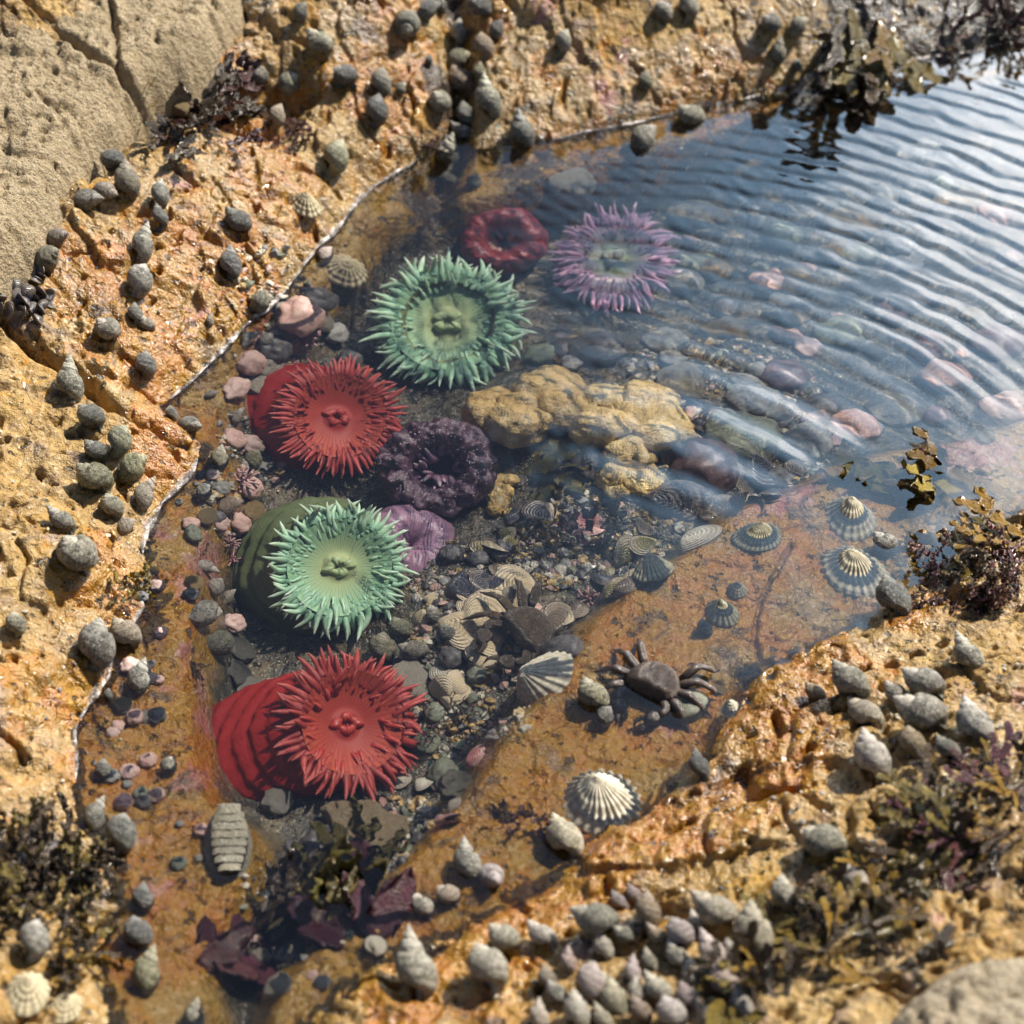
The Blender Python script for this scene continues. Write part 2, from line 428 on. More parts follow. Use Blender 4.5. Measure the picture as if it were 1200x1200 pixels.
# ------------------------------------------------------------------ materials
class Nodes:
    def __init__(self, name):
        self.m = bpy.data.materials.new(name)
        self.m.use_nodes = True
        self.t = self.m.node_tree
        self.t.nodes.clear()
        self.out = self.t.nodes.new('ShaderNodeOutputMaterial')
    def n(self, t, **k):
        x = self.t.nodes.new('ShaderNode' + t)
        for a, b in k.items():
            setattr(x, a, b)
        return x
    def put(self, sock, v):
        if v is None:
            return
        if isinstance(v, bpy.types.NodeSocket):
            self.t.links.new(v, sock)
        elif isinstance(v, (tuple, list)) and len(v) == 3 and sock.type == 'RGBA':
            sock.default_value = (*v, 1)
        else:
            sock.default_value = v
    def noise(self, vec, scale, detail=4, rough=.55, out=0, dist=0.0):
        x = self.n('TexNoise')
        self.put(x.inputs['Vector'], vec); self.put(x.inputs['Scale'], scale)
        self.put(x.inputs['Detail'], detail); self.put(x.inputs['Roughness'], rough); self.put(x.inputs['Distortion'], dist)
        return x.outputs[out]
    def voro(self, vec, scale, feat='F1', out='Distance', rand=1.0):
        x = self.n('TexVoronoi', feature=feat)
        self.put(x.inputs['Vector'], vec); self.put(x.inputs['Scale'], scale); self.put(x.inputs['Randomness'], rand)
        return x.outputs[out]
    def ramp(self, v, lo, hi, a=0.0, b=1.0, smooth=True):
        x = self.n('MapRange', interpolation_type='SMOOTHSTEP' if smooth else 'LINEAR')
        self.put(x.inputs[0], v); self.put(x.inputs[1], lo); self.put(x.inputs[2], hi); self.put(x.inputs[3], a); self.put(x.inputs[4], b)
        return x.outputs[0]
    def math(self, op, a, b=None, clamp=False):
        x = self.n('Math', operation=op, use_clamp=clamp)
        self.put(x.inputs[0], a); self.put(x.inputs[1], b)
        return x.outputs[0]
    def mix(self, f, a, b, mode='MIX'):
        x = self.n('Mix', data_type='RGBA', blend_type=mode)
        self.put(x.inputs['Factor'], f); self.put(x.inputs['A'], a); self.put(x.inputs['B'], b)
        return x.outputs['Result']
    def attr(self, name, out='Fac'):
        x = self.n('Attribute', attribute_name=name)
        return x.outputs[out]
    def bump(self, h, strength=.5, dist=.001, nrm=None):
        x = self.n('Bump')
        self.put(x.inputs['Height'], h); self.put(x.inputs['Strength'], strength); self.put(x.inputs['Distance'], dist); self.put(x.inputs['Normal'], nrm)
        return x.outputs[0]
    def obj(self):
        return self.n('TexCoord').outputs['Object']
    def rand(self):
        return self.n('ObjectInfo').outputs['Random']
    def shifted(self, amount=3.0):
        """object coordinates moved by a per-object random amount, so copies differ"""
        c = self.n('CombineXYZ')
        r = self.math('MULTIPLY', self.rand(), amount)
        for i in range(3):
            self.put(c.inputs[i], r)
        v = self.n('VectorMath', operation='ADD')
        self.put(v.inputs[0], self.obj()); self.put(v.inputs[1], c.outputs[0])
        return v.outputs[0]
    def princ(self, col, rough=.6, nrm=None, spec=.5, coat=0.0, coat_rough=.1, sss=0.0, sss_r=(.004, .002, .001), trans=0.0, metal=0.0, sheen=0.0):
        p = self.n('BsdfPrincipled')
        self.put(p.inputs['Base Color'], col); self.put(p.inputs['Roughness'], rough); self.put(p.inputs['Normal'], nrm)
        self.put(p.inputs['Specular IOR Level'], spec); self.put(p.inputs['Coat Weight'], coat); self.put(p.inputs['Coat Roughness'], coat_rough)
        if nrm is not None:
            self.put(p.inputs['Coat Normal'], nrm)
        self.put(p.inputs['Subsurface Weight'], sss)
        if sss:
            p.inputs['Subsurface Radius'].default_value = sss_r
            p.inputs['Subsurface Scale'].default_value = 1.0
        self.put(p.inputs['Transmission Weight'], trans); self.put(p.inputs['Metallic'], metal)
        return p.outputs[0]
    def done(self, shader):
        self.t.links.new(shader, self.out.inputs[0])
        return self.m

def mat_rock():
    k = Nodes('weathered_rock')
    P = k.obj()
    wet, orange, coral, dark, basin = [k.attr(a) for a in ('wet', 'orange', 'coral', 'dark', 'basin')]
    n1 = k.noise(P, 14, 5, .6)
    n2 = k.noise(P, 60, 5, .65)
    n3 = k.noise(P, 260, 4, .6)
    n4 = k.noise(P, 900, 3, .6)
    dry = k.mix(k.ramp(n1, .35, .65), (.43, .275, .12), (.50, .355, .18))
    dry = k.mix(k.ramp(n2, .42, .66), dry, (.27, .175, .08))
    dry = k.mix(k.ramp(n3, .5, .72), dry, (.62, .49, .31))
    dry = k.mix(k.ramp(k.noise(P, 24, 5, .7), .54, .70, 0, .75), dry, (.26, .17, .075))
    dry = k.mix(k.ramp(k.noise(P, 19, 5, .7), .56, .72, 0, .6), dry, (.44, .27, .06))
    dry = k.mix(k.ramp(k.noise(P, 33, 4, .6), .56, .70, 0, .6), dry, (.36, .26, .23))
    # orange and ochre algal film of the splash zone
    film = k.mix(k.ramp(k.noise(P, 45, 5, .6, dist=.6), .38, .62), (.50, .175, .012), (.48, .24, .026))
    film = k.mix(k.ramp(k.noise(P, 28, 4, .6), .5, .66, 0, .8), film, (.40, .25, .12))
    film = k.mix(k.ramp(n3, .52, .72), film, (.60, .38, .14))
    film = k.mix(k.ramp(k.noise(P, 85, 4, .6), .58, .70), film, (.22, .085, .012))
    om = k.ramp(k.math('ADD', orange, k.math('MULTIPLY', k.math('SUBTRACT', k.noise(P, 38, 5, .65), .5), 2.6)), .26, .62, 0, .94)
    c = k.mix(om, dry, film)
    # wet ground is darker and more saturated
    hsv = k.n('HueSaturation')
    k.put(hsv.inputs['Saturation'], 1.22); k.put(hsv.inputs['Value'], .80); k.put(hsv.inputs['Color'], c)
    c = k.mix(wet, c, hsv.outputs[0])
    # pink coralline crust
    crust = k.mix(k.ramp(k.noise(P, 130, 4, .6), .4, .62), (.40, .17, .19), (.56, .34, .32))
    cm = k.ramp(k.math('ADD', coral, k.math('MULTIPLY', k.math('SUBTRACT', k.noise(P, 52, 5, .65), .5), 3.0)), .45, .85, 0, .70)
    c = k.mix(cm, c, crust)
    # the deep floor: dark silt and turf with pale grit
    silt = k.mix(k.ramp(n2, .4, .65), (.055, .052, .038), (.17, .135, .085))
    silt = k.mix(k.ramp(k.noise(P, 420, 3, .6), .60, .68), silt, (.40, .35, .27))
    bm = k.ramp(k.math('ADD', basin, k.math('MULTIPLY', k.math('SUBTRACT', k.noise(P, 48, 5, .6), .5), .9)), .35, .75)
    c = k.mix(bm, c, silt)
    # dark turf, plus cleft shade and the rim's dark reflection put in colour
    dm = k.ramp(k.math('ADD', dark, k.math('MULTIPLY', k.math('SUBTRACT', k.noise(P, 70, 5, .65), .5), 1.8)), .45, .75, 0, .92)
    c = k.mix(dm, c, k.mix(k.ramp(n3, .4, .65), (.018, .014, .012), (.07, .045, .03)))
    alg = k.math('MULTIPLY', k.ramp(k.noise(P, 31, 5, .7, dist=.5), .57, .67), k.ramp(basin, 0, .3, .85, 0))
    c = k.mix(alg, c, k.mix(k.ramp(n3, .4, .65), (.055, .030, .012), (.13, .075, .03)))
    # pits, specks
    sp = k.ramp(k.noise(P, 150, 3, .6), .60, .68)
    c = k.mix(k.math('MULTIPLY', sp, .85), c, (.030, .026, .020))
    bar = k.ramp(k.voro(P, 240), .0, .16, 1, 0)
    bar = k.math('MULTIPLY', bar, k.ramp(k.noise(P, 22, 3), .52, .62))
    c = k.mix(k.math('MULTIPLY', bar, .8), c, (.66, .58, .46))
    cracks = k.ramp(k.voro(k_warp(k, P, .012, 60), 46, 'DISTANCE_TO_EDGE'), .0, .035, 1, 0)
    c = k.mix(k.math('MULTIPLY', cracks, k.ramp(n1, .45, .6, 0, .18)), c, (.09, .055, .025))
    hs2 = k.n('HueSaturation'); k.put(hs2.inputs['Saturation'], 1.14); k.put(hs2.inputs['Value'], .80); k.put(hs2.inputs['Color'], c)
    c = hs2.outputs[0]
    h = k.math('ADD', k.math('MULTIPLY', n2, 1.1), k.math('MULTIPLY', n3, .42))
    h = k.math('ADD', h, k.math('MULTIPLY', n4, .10))
    h = k.math('SUBTRACT', h, k.math('MULTIPLY', sp, .25))
    h = k.math('SUBTRACT', h, k.math('MULTIPLY', cracks, .05))
    nb = k.bump(h, 1.0, .0050)
    rough = k.ramp(k.math('ADD', wet, k.math('MULTIPLY', k.math('SUBTRACT', n2, .5), 1.0)), .25, .75, .80, .26)
    coat = k.ramp(k.math('ADD', wet, k.math('MULTIPLY', k.math('SUBTRACT', k.noise(P, 30, 4), .5), 1.2)), .12, .45, 0, 1.0)
    p = k.princ(c, rough, nb, .5, coat, .10)
    return k.done(p)

def k_warp(k, P, amt, scale):
    x = k.n('TexNoise'); k.put(x.inputs['Vector'], P); k.put(x.inputs['Scale'], scale)
    s = k.n('VectorMath', operation='SUBTRACT'); k.put(s.inputs[0], x.outputs['Color']); s.inputs[1].default_value = (.5, .5, .5)
    m = k.n('VectorMath', operation='SCALE'); k.put(m.inputs[0], s.outputs[0]); m.inputs['Scale'].default_value = amt
    a = k.n('VectorMath', operation='ADD'); k.put(a.inputs[0], P); k.put(a.inputs[1], m.outputs[0])
    return a.outputs[0]

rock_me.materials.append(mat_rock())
rock_o = bpy.data.objects.new('rock_shelf', rock_me)
rock_o['kind'] = 'structure'
COL.objects.link(rock_o)

WATER_MODE = 'mnee'
def mat_water():
    k = Nodes('pool_water')
    if WATER_MODE == 'mnee':
        f = k.n('Fresnel')
        k.put(f.inputs[0], k.ramp(k.n('NewGeometry').outputs['Backfacing'], 0, 1, 1.55, 1 / 1.55, False))   # same sheen seen from either side
        rf = k.n('BsdfGlass'); rf.inputs['IOR'].default_value = 1.33; rf.inputs['Roughness'].default_value = 0.0
        gl = k.n('BsdfGlossy'); gl.inputs['Roughness'].default_value = 0.03
        m2 = k.n('MixShader')
        k.t.links.new(f.outputs[0], m2.inputs[0]); k.t.links.new(rf.outputs[0], m2.inputs[1]); k.t.links.new(gl.outputs[0], m2.inputs[2])
        return k.done(m2.outputs[0])
    f = k.n('Fresnel'); f.inputs[0].default_value = 1.45
    tr = k.n('BsdfTransparent'); tr.inputs[0].default_value = (.93, .965, .975, 1)
    rf = k.n('BsdfRefraction'); rf.inputs['IOR'].default_value = 1.33; rf.inputs['Roughness'].default_value = 0.0
    rf.inputs[0].default_value = (.93, .965, .975, 1)
    mixt = k.n('MixShader'); mixt.inputs[0].default_value = 0.5
    k.t.links.new(tr.outputs[0], mixt.inputs[1]); k.t.links.new(rf.outputs[0], mixt.inputs[2])
    gl = k.n('BsdfGlossy'); gl.inputs['Roughness'].default_value = 0.05
    m2 = k.n('MixShader')
    k.t.links.new(f.outputs[0], m2.inputs[0]); k.t.links.new(mixt.outputs[0], m2.inputs[1]); k.t.links.new(gl.outputs[0], m2.inputs[2])
    return k.done(m2.outputs[0])

def D_basin(D, B):
    return np.maximum(B, D * .0 - 1)
def build_water():
    st = .0016
    x = np.arange(-.50, .52, st).astype(np.float32); y = np.arange(-.42, .74, st).astype(np.float32)
    X, Y = np.meshgrid(x, y)
    H, D, B, _ = terrain(X, Y, False)
    # distance from land along the surface (a few mm only)
    land = (H > 0.0005)
    d = np.where(land, 0, 99).astype(np.float32)
    for _ in range(16):
        p = np.pad(d, 1, mode='edge')
        d = np.minimum(d, np.minimum.reduce([p[:-2, 1:-1], p[2:, 1:-1], p[1:-1, :-2], p[1:-1, 2:]]) + 1)
        d = np.minimum(d, np.minimum.reduce([p[:-2, :-2], p[2:, 2:], p[2:, :-2], p[:-2, 2:]]) + 1.41)
    d = _blur(d, 2) * st
    men = .0006 * np.exp(-d / .004)
    # ripples spread from the calm near-left corner towards the far right
    c = hit_plane(658, 731, 0)
    q = hit_plane(860, 400, 0)
    wxx = X + .013 * fbm(X, Y, .10, 2, 201) + .006 * fbm(X, Y, .03, 2, 205); wyy = Y + .013 * fbm(X, Y, .10, 2, 202) + .006 * fbm(X, Y, .03, 2, 206)
    r = np.hypot(wxx - c.x, (wyy - c.y))
    ang = np.arctan2(Y - c.y, X - c.x)
    a1 = sstep(.10, .24, r) * sstep(-.5, .0, ang) * sstep(2.1, 1.35, ang) * (.55 + .45 * sstep(.2, .45, r))
    lam = .019
    ph = 2 * math.pi * (r / lam)
    cr = .5 + 1.0 * fbm(X, Y, .05, 3, 211)
    z = .00034 * a1 * cr * (np.sin(ph) + .25 * np.sin(2 * ph + .7))
    # second train crossing slightly, and fine wind ripple
    r2 = (wxx * .75 + wyy * .66)
    z += .00008 * a1 * np.sin(2 * math.pi * r2 / .013 + 3 * fbm(X, Y, .06, 2, 215)) * (.5 + fbm(X, Y, .05, 2, 217))
    # long slow swell lines on the near side of the train
    a3 = sstep(.09, .14, r) * sstep(.30, .20, r) * sstep(-.2, .25, ang) * sstep(1.7, 1.1, ang)
    z += .00062 * a3 * np.sin(2 * math.pi * r / .032 + 1.2)
    z *= .12 + .88 * sstep(.010, -.030, D_basin(D, B))
    g = hit_plane(700, 510, 0)
    gm = np.exp(-(((X - g.x) / .085) ** 2 + ((Y - g.y) / .075) ** 2))
    z += .00075 * gm * fbm(X, Y, .019, 2, 231, .4)
    z += .00018 * fbm(X, Y, .05, 2, 221)
    Z = z + men
    keep = (D < .03)
    kf = keep[:-1, :-1] & (H[:-1, :-1] < .012)
    me, _ = grid_mesh('water', X, Y, Z, kf)
    me.materials.append(mat_water())
    o = bpy.data.objects.new('water', me); o['kind'] = 'structure'
    COL.objects.link(o)
    return o
water_o = build_water()
if WATER_MODE == 'mnee':
    water_o.cycles.is_caustics_caster = True
    sl.cycles.is_caustics_light = True
    rock_o.cycles.is_caustics_receiver = True
# ------------------------------------------------------------------ building blocks
def mesh_from(name, verts, faces, mats=(), smooth=True):
    me = bpy.data.meshes.new(name)
    me.from_pydata([tuple(v) for v in verts], [], faces)
    if smooth:
        me.polygons.foreach_set('use_smooth', np.ones(len(me.polygons), bool))
    for m in mats:
        me.materials.append(m)
    me.update()
    return me

def surf(P, wrap_u=False, wrap_v=False, cap0=False, cap1=False, base=0):
    """faces of a grid of points P[nu, nv, 3]"""
    nu, nv = P.shape[:2]
    F = []
    for i in range(nu if wrap_u else nu - 1):
        for j in range(nv if wrap_v else nv - 1):
            a = i * nv + j; b = i * nv + (j + 1) % nv
            c = ((i + 1) % nu) * nv + (j + 1) % nv; d = ((i + 1) % nu) * nv + j
            F.append((base + a, base + b, base + c, base + d))
    if cap0:
        F.append(tuple(base + j for j in range(nv))[::-1])
    if cap1:
        F.append(tuple(base + (nu - 1) * nv + j for j in range(nv)))
    return P.reshape(-1, 3), F

class Join:
    def __init__(self):
        self.v = []; self.f = []; self.a = []
    def add(self, V, F, val=0.0):
        b = len(self.v)
        self.v.extend([tuple(p) for p in V]); self.f.extend([tuple(i + b for i in q) for q in F])
        self.a.extend([val] * len(V) if np.isscalar(val) else list(val))
    def mesh(self, name, mats=(), smooth=True, attr=None):
        me = mesh_from(name, self.v, self.f, mats, smooth)
        if attr:
            at = me.attributes.new(attr, 'FLOAT', 'POINT')
            at.data.foreach_set('value', np.array(self.a, np.float32))
        return me

def tube(path, radii, nv=10, flat=1.0, up=Vector((0, 0, 1)), closed_tip=True):
    """tapered tube through points; returns grid of points"""
    path = [Vector(p) for p in path]
    P = []
    n = len(path)
    for i, p in enumerate(path):
        t = (path[min(i + 1, n - 1)] - path[max(i - 1, 0)]).normalized()
        s = t.cross(up)
        if s.length < 1e-4:
            s = t.cross(Vector((1, 0, 0)))
        s.normalize(); u = s.cross(t).normalized()
        P.append([p + s * (math.cos(a) * radii[i]) + u * (math.sin(a) * radii[i] * flat) for a in [2 * math.pi * j / nv for j in range(nv)]])
    return np.array([[tuple(q) for q in r] for r in P], float)

def spin(profile, nv=48, fn=None):
    """lathe of (r, z) pairs about Z; fn(r, z, angle, i) may move each point"""
    P = np.zeros((len(profile), nv, 3))
    for i, (r, z) in enumerate(profile):
        for j in range(nv):
            a = 2 * math.pi * j / nv
            rr, zz = (r, z) if fn is None else fn(r, z, a, i)
            P[i, j] = (rr * math.cos(a), rr * math.sin(a), zz)
    return P

_ico = {}
def ico(sub):
    if sub not in _ico:
        import bmesh
        bm = bmesh.new()
        bmesh.ops.create_icosphere(bm, subdivisions=sub, radius=1)
        bm.verts.ensure_lookup_table()
        _ico[sub] = (np.array([tuple(v.co) for v in bm.verts]), [tuple(v.index for v in f.verts) for f in bm.faces])
        bm.free()
    return _ico[sub]

def lump(name, seed, sub=4, sc=(1, .8, .6), amp=.16, freq=1.3, amp2=.05, freq2=4.0, facet=0.0, mats=(), pits=0.0):
    V, F = ico(sub)
    out = []
    off = Vector((seed * 7.31, seed * 3.17, seed * 1.91))
    for v in V:
        p = Vector(v)
        r = 1 + amp * mnoise.noise(p * freq + off) + amp2 * mnoise.noise(p * freq2 + off) + amp2 * .5 * mnoise.noise(p * freq2 * 2.3 + off)
        if facet:
            d = mnoise.voronoi(p * 1.6 + off)[0]
            r += facet * (d[1] - d[0] - .3)
        if pits:
            d = mnoise.voronoi(p * 3.2 + off)[0]
            r -= pits * max(0, .35 - d[0]) / .35
        out.append((p.x * r * sc[0], p.y * r * sc[1], p.z * r * sc[2]))
    return mesh_from(name, out, F, mats)

# ------------------------------------------------------------------ things, parts
LABELLED = []
def tag(o, label, cat, group=None, kind=None):
    o['label'] = label; o['category'] = cat
    if group:
        o['group'] = group
    if kind:
        o['kind'] = kind
    return o

def link(name, data, parent=None, mw=None):
    o = bpy.data.objects.new(name, data)
    COL.objects.link(o)
    if parent is not None:
        o.parent = parent
    if mw is not None:
        if parent is None:
            o.matrix_world = mw
        else:
            o.matrix_local = mw
    if data is not None:
        o.cycles.is_caustics_receiver = True
    return o

def frame(z, x_hint):
    """rotation whose Z is z and whose X is near x_hint"""
    z = z.normalized()
    x = x_hint - z * x_hint.dot(z)
    if x.length < 1e-5:
        x = Vector((1, 0, 0)) - z * z.x
    x.normalize(); y = z.cross(x)
    return Matrix((x, y, z)).transposed()

def xf(loc, rot3, sc):
    s = sc if isinstance(sc, (tuple, list)) else (sc, sc, sc)
    return Matrix.Translation(loc) @ rot3.to_4x4() @ Matrix.Diagonal((*s, 1))

def img_dir(ang, n=None):
    """direction along the ground that points at the angle ang (degrees, 90 = up) in the picture"""
    a = math.radians(ang)
    d = Vector((math.cos(a), math.sin(a) / math.sin(PITCH) * .9, 0)).normalized()
    if n is not None:
        d = (d - n * d.dot(n)).normalized()
    return d

def tint(name, base, alt, dark=None, pale=None, scale=40, rough=.6, coat=0.0, bump=.4, bd=.0006, sss=0.0, hue=.0, speck=None, spec=.5, detail_scale=None):
    """mottled surface between base and alt with dark and pale flecks; every copy is offset and varied a little"""
    k = Nodes(name)
    P = k.shifted(5.0)
    n1 = k.noise(P, scale, 5, .6)
    c = k.mix(k.ramp(n1, .36, .64), base, alt)
    n2 = k.noise(P, scale * 4.3, 4, .6)
    if dark:
        c = k.mix(k.ramp(n2, .54, .70, 0, .85), c, dark)
    if pale:
        c = k.mix(k.ramp(k.noise(P, scale * 2.1, 4, .6), .56, .70, 0, .8), c, pale)
    if speck:
        c = k.mix(k.ramp(k.noise(P, scale * 9, 2, .5), .64, .70, 0, .9), c, speck)
    hs = k.n('HueSaturation')
    k.put(hs.inputs['Value'], k.ramp(k.rand(), 0, 1, .72, 1.25, False))
    k.put(hs.inputs['Hue'], k.ramp(k.math('FRACT', k.math('MULTIPLY', k.rand(), 7.31)), 0, 1, .5 - hue, .5 + hue, False))
    k.put(hs.inputs['Saturation'], k.ramp(k.math('FRACT', k.math('MULTIPLY', k.rand(), 3.77)), 0, 1, .75, 1.2, False))
    k.put(hs.inputs['Color'], c)
    nb = k.bump(k.math('ADD', n2, k.math('MULTIPLY', k.noise(P, scale * 11, 3, .6), .4)), bump, bd) if bump else None
    return k.done(k.princ(hs.outputs[0], rough, nb, spec, coat, .12, sss))
# ------------------------------------------------------------------ snails
def shell_mat(name, base, alt, tip, dark, rough=.55, coat=.22, stripe=.16):
    k = Nodes(name)
    P = k.shifted(7.0)
    n1 = k.noise(P, 4.2, 6, .7)
    c = k.mix(k.ramp(n1, .42, .58), base, alt)
    n2 = k.noise(P, 14, 5, .7)
    # spiral cords and worn specks
    rib = k.attr('rib')
    c = k.mix(k.math('MULTIPLY', k.ramp(rib, .25, .75, 1, 0), stripe), c, dark)
    c = k.mix(k.ramp(n2, .50, .64, 0, .8), c, dark)
    c = k.mix(k.ramp(k.noise(P, 26, 4, .65), .53, .63, 0, .75), c, tip)
    # eroded spire
    age = k.attr('age')
    c = k.mix(k.math('MULTIPLY', k.ramp(k.math('ADD', age, k.math('MULTIPLY', k.math('SUBTRACT', n1, .5), .8)), .38, .72), .85), c, tip)
    c = k.mix(k.ramp(k.noise(P, 5.5, 4, .65), .57, .68, 0, .6), c, (.15, .15, .06))
    hs = k.n('HueSaturation')
    k.put(hs.inputs['Value'], k.ramp(k.rand(), 0, 1, .70, 1.25, False))
    k.put(hs.inputs['Hue'], k.ramp(k.math('FRACT', k.math('MULTIPLY', k.rand(), 7.31)), 0, 1, .475, .52, False))
    k.put(hs.inputs['Saturation'], k.ramp(k.math('FRACT', k.math('MULTIPLY', k.rand(), 3.77)), 0, 1, .6, 1.25, False))
    k.put(hs.inputs['Color'], c)
    h = k.math('ADD', k.math('MULTIPLY', n2, .6), k.math('ADD', k.math('MULTIPLY', k.noise(P, 60, 3, .6), .3), k.math('MULTIPLY', rib, .16)))
    nb = k.bump(h, 1.0, .0026)
    return k.done(k.princ(hs.outputs[0], rough, nb, .45, coat, .15))

SHELL_MATS = {
    'g': shell_mat('grey_shell', (.12, .115, .09), (.32, .30, .24), (.60, .56, .47), (.030, .029, .025)),
    'd': shell_mat('dark_shell', (.065, .066, .062), (.17, .168, .15), (.38, .37, .33), (.018, .018, .017), .38, .5),
    'o': shell_mat('olive_shell', (.11, .105, .065), (.25, .235, .155), (.47, .44, .34), (.03, .03, .019), .5, .3),
    'p': shell_mat('pale_shell', (.27, .24, .19), (.46, .41, .33), (.68, .61, .51), (.09, .08, .06)),
    'b': shell_mat('brown_shell', (.22, .165, .115), (.30, .235, .175), (.50, .42, .35), (.065, .048, .035)),
    'k': shell_mat('pinkish_shell', (.36, .27, .26), (.42, .34, .32), (.62, .52, .50), (.15, .11, .10)),
}
OPERC = tint('operculum', (.13, .13, .05), (.20, .19, .09), (.04, .04, .02), None, 6, .5)

def snail_mesh(name, mat, R=.42, S=.60, T=1.25, Wr=1.95, turns=4.2, cords=7, seed=0, lumpy=.05, A=1.5):
    steps = int(30 * turns); nv = 22
    th1 = 2 * math.pi * turns
    b = math.log(Wr) / (2 * math.pi)
    P = np.zeros((steps + 1, nv, 3)); rib = np.zeros((steps + 1, nv)); age = np.zeros((steps + 1, nv))
    for i in range(steps + 1):
        th = th1 * i / steps
        g = math.exp(b * (th - th1))
        for j in range(nv):
            ph = 2 * math.pi * j / nv
            q = 1 + .018 * math.cos(cords * ph) + lumpy * mnoise.noise(Vector((math.cos(ph) * 1.4 + seed, math.sin(ph) * 1.4, th * .8)))
            q *= 1 + .03 * math.sin(th * 5.0 + 2 * mnoise.noise(Vector((th, seed, 0))))
            rr = R * g + S * g * q * math.cos(ph)
            zz = -T * g + S * g * q * math.sin(ph) * A
            P[i, j] = (max(rr, 0.0) * math.cos(th), max(rr, 0.0) * math.sin(th), zz)
            rib[i, j] = .5 + .5 * math.cos(cords * 2 * ph); age[i, j] = 1 - min(1, (th1 - th) / (2 * math.pi) / 2.2) if False else min(1, (th1 - th) / (2 * math.pi) / 2.4)
    V, F = surf(P, wrap_v=True, cap0=True)
    # aperture: lip turns in to a recessed lid
    ring = P[-1]; c = ring.mean(0); back = P[-4].mean(0) - c
    inner = c + (ring - c) * .80 + back * .25
    lid = c + (ring - c) * .30 + back * .9
    V = np.concatenate([V, inner, lid]); n0 = steps * nv; n1 = (steps + 1) * nv; n2 = n1 + nv
    for j in range(nv):
        F.append((n0 + j, n0 + (j + 1) % nv, n1 + (j + 1) % nv, n1 + j))
        F.append((n1 + j, n1 + (j + 1) % nv, n2 + (j + 1) % nv, n2 + j))
    F.append(tuple(n2 + j for j in range(nv)))
    lo, hi = V.min(0), V.max(0)
    L = hi[2] - lo[2]
    V = V - np.array([0, 0, (hi[2] + lo[2]) / 2])
    V = V / L
    # turn so that the aperture faces -X
    a = math.atan2(c[1], c[0]) - math.radians(200)
    ca, sa = math.cos(-a), math.sin(-a)
    V = np.stack([V[:, 0] * ca - V[:, 1] * sa, V[:, 0] * sa + V[:, 1] * ca, V[:, 2]], 1)
    me = mesh_from(name, V, F, [mat])
    at = me.attributes.new('rib', 'FLOAT', 'POINT'); at.data.foreach_set('value', np.concatenate([rib.ravel(), np.full(2 * nv, .5)]).astype(np.float32))
    at = me.attributes.new('age', 'FLOAT', 'POINT'); at.data.foreach_set('value', np.concatenate([age.ravel(), np.zeros(2 * nv)]).astype(np.float32))
    return me, float(np.hypot(V[:, 0], V[:, 1]).max())

SHAPES = {  # round periwinkle, pointed winkle, tall whelk
    'r': dict(R=.44, S=.58, T=1.48, Wr=1.95, turns=4.2, cords=6, A=1.5),
    'm': dict(R=.46, S=.52, T=2.0, Wr=1.85, turns=4.8, cords=7, A=1.75),
    't': dict(R=.42, S=.48, T=2.15, Wr=1.72, turns=5.6, cords=6, A=1.6),
}
_sn = {}
def snail_data(shape, col, v):
    key = (shape, col, v)
    if key not in _sn:
        p = dict(SHAPES[shape]); p['T'] *= 1 + .12 * (v - 1); p['S'] *= 1 + .03 * (v - 1)
        _sn[key] = snail_mesh('snail_shell', SHELL_MATS[col], seed=v * 3.1 + ord(col[0]), **p)
    return _sn[key]

ITEMS = []     # everything small that needs a label: (object, kind, px, py, size, facts)
def put_snail(px, py, size, ang, shape='m', col='g', tilt=32, lift=None):
    me, rad = snail_data(shape, col, rnd.randrange(3))
    p = hit_ground(px, py, .012 * size / 45)
    s0 = px_size(p)
    n = (ground_n(p.x, p.y) * .75 + Vector((0, 0, .25))).normalized()
    L = size * s0 * (1.20 if py < 740 else 1.34)
    a = img_dir(ang, n)
    t = math.radians(tilt + rnd.uniform(-8, 8))
    ax = a * math.cos(t) + n * math.sin(t)
    z = ground_z(p.x, p.y)
    h = rad * L * .72
    loc = Vector((p.x, p.y, z)) + n * h
    # keep the shell's middle under its pixel
    q = hit_ground(px, py, n.z * h)
    loc = Vector((q.x, q.y, ground_z(q.x, q.y) + n.z * h * .92))
    o = link('snail', me, None, xf(loc, frame(ax, n), L))
    ITEMS.append((o, 'snail', px, py, size, dict(shape=shape, col=col, ang=ang, wet=q.z < -.001)))
    return o

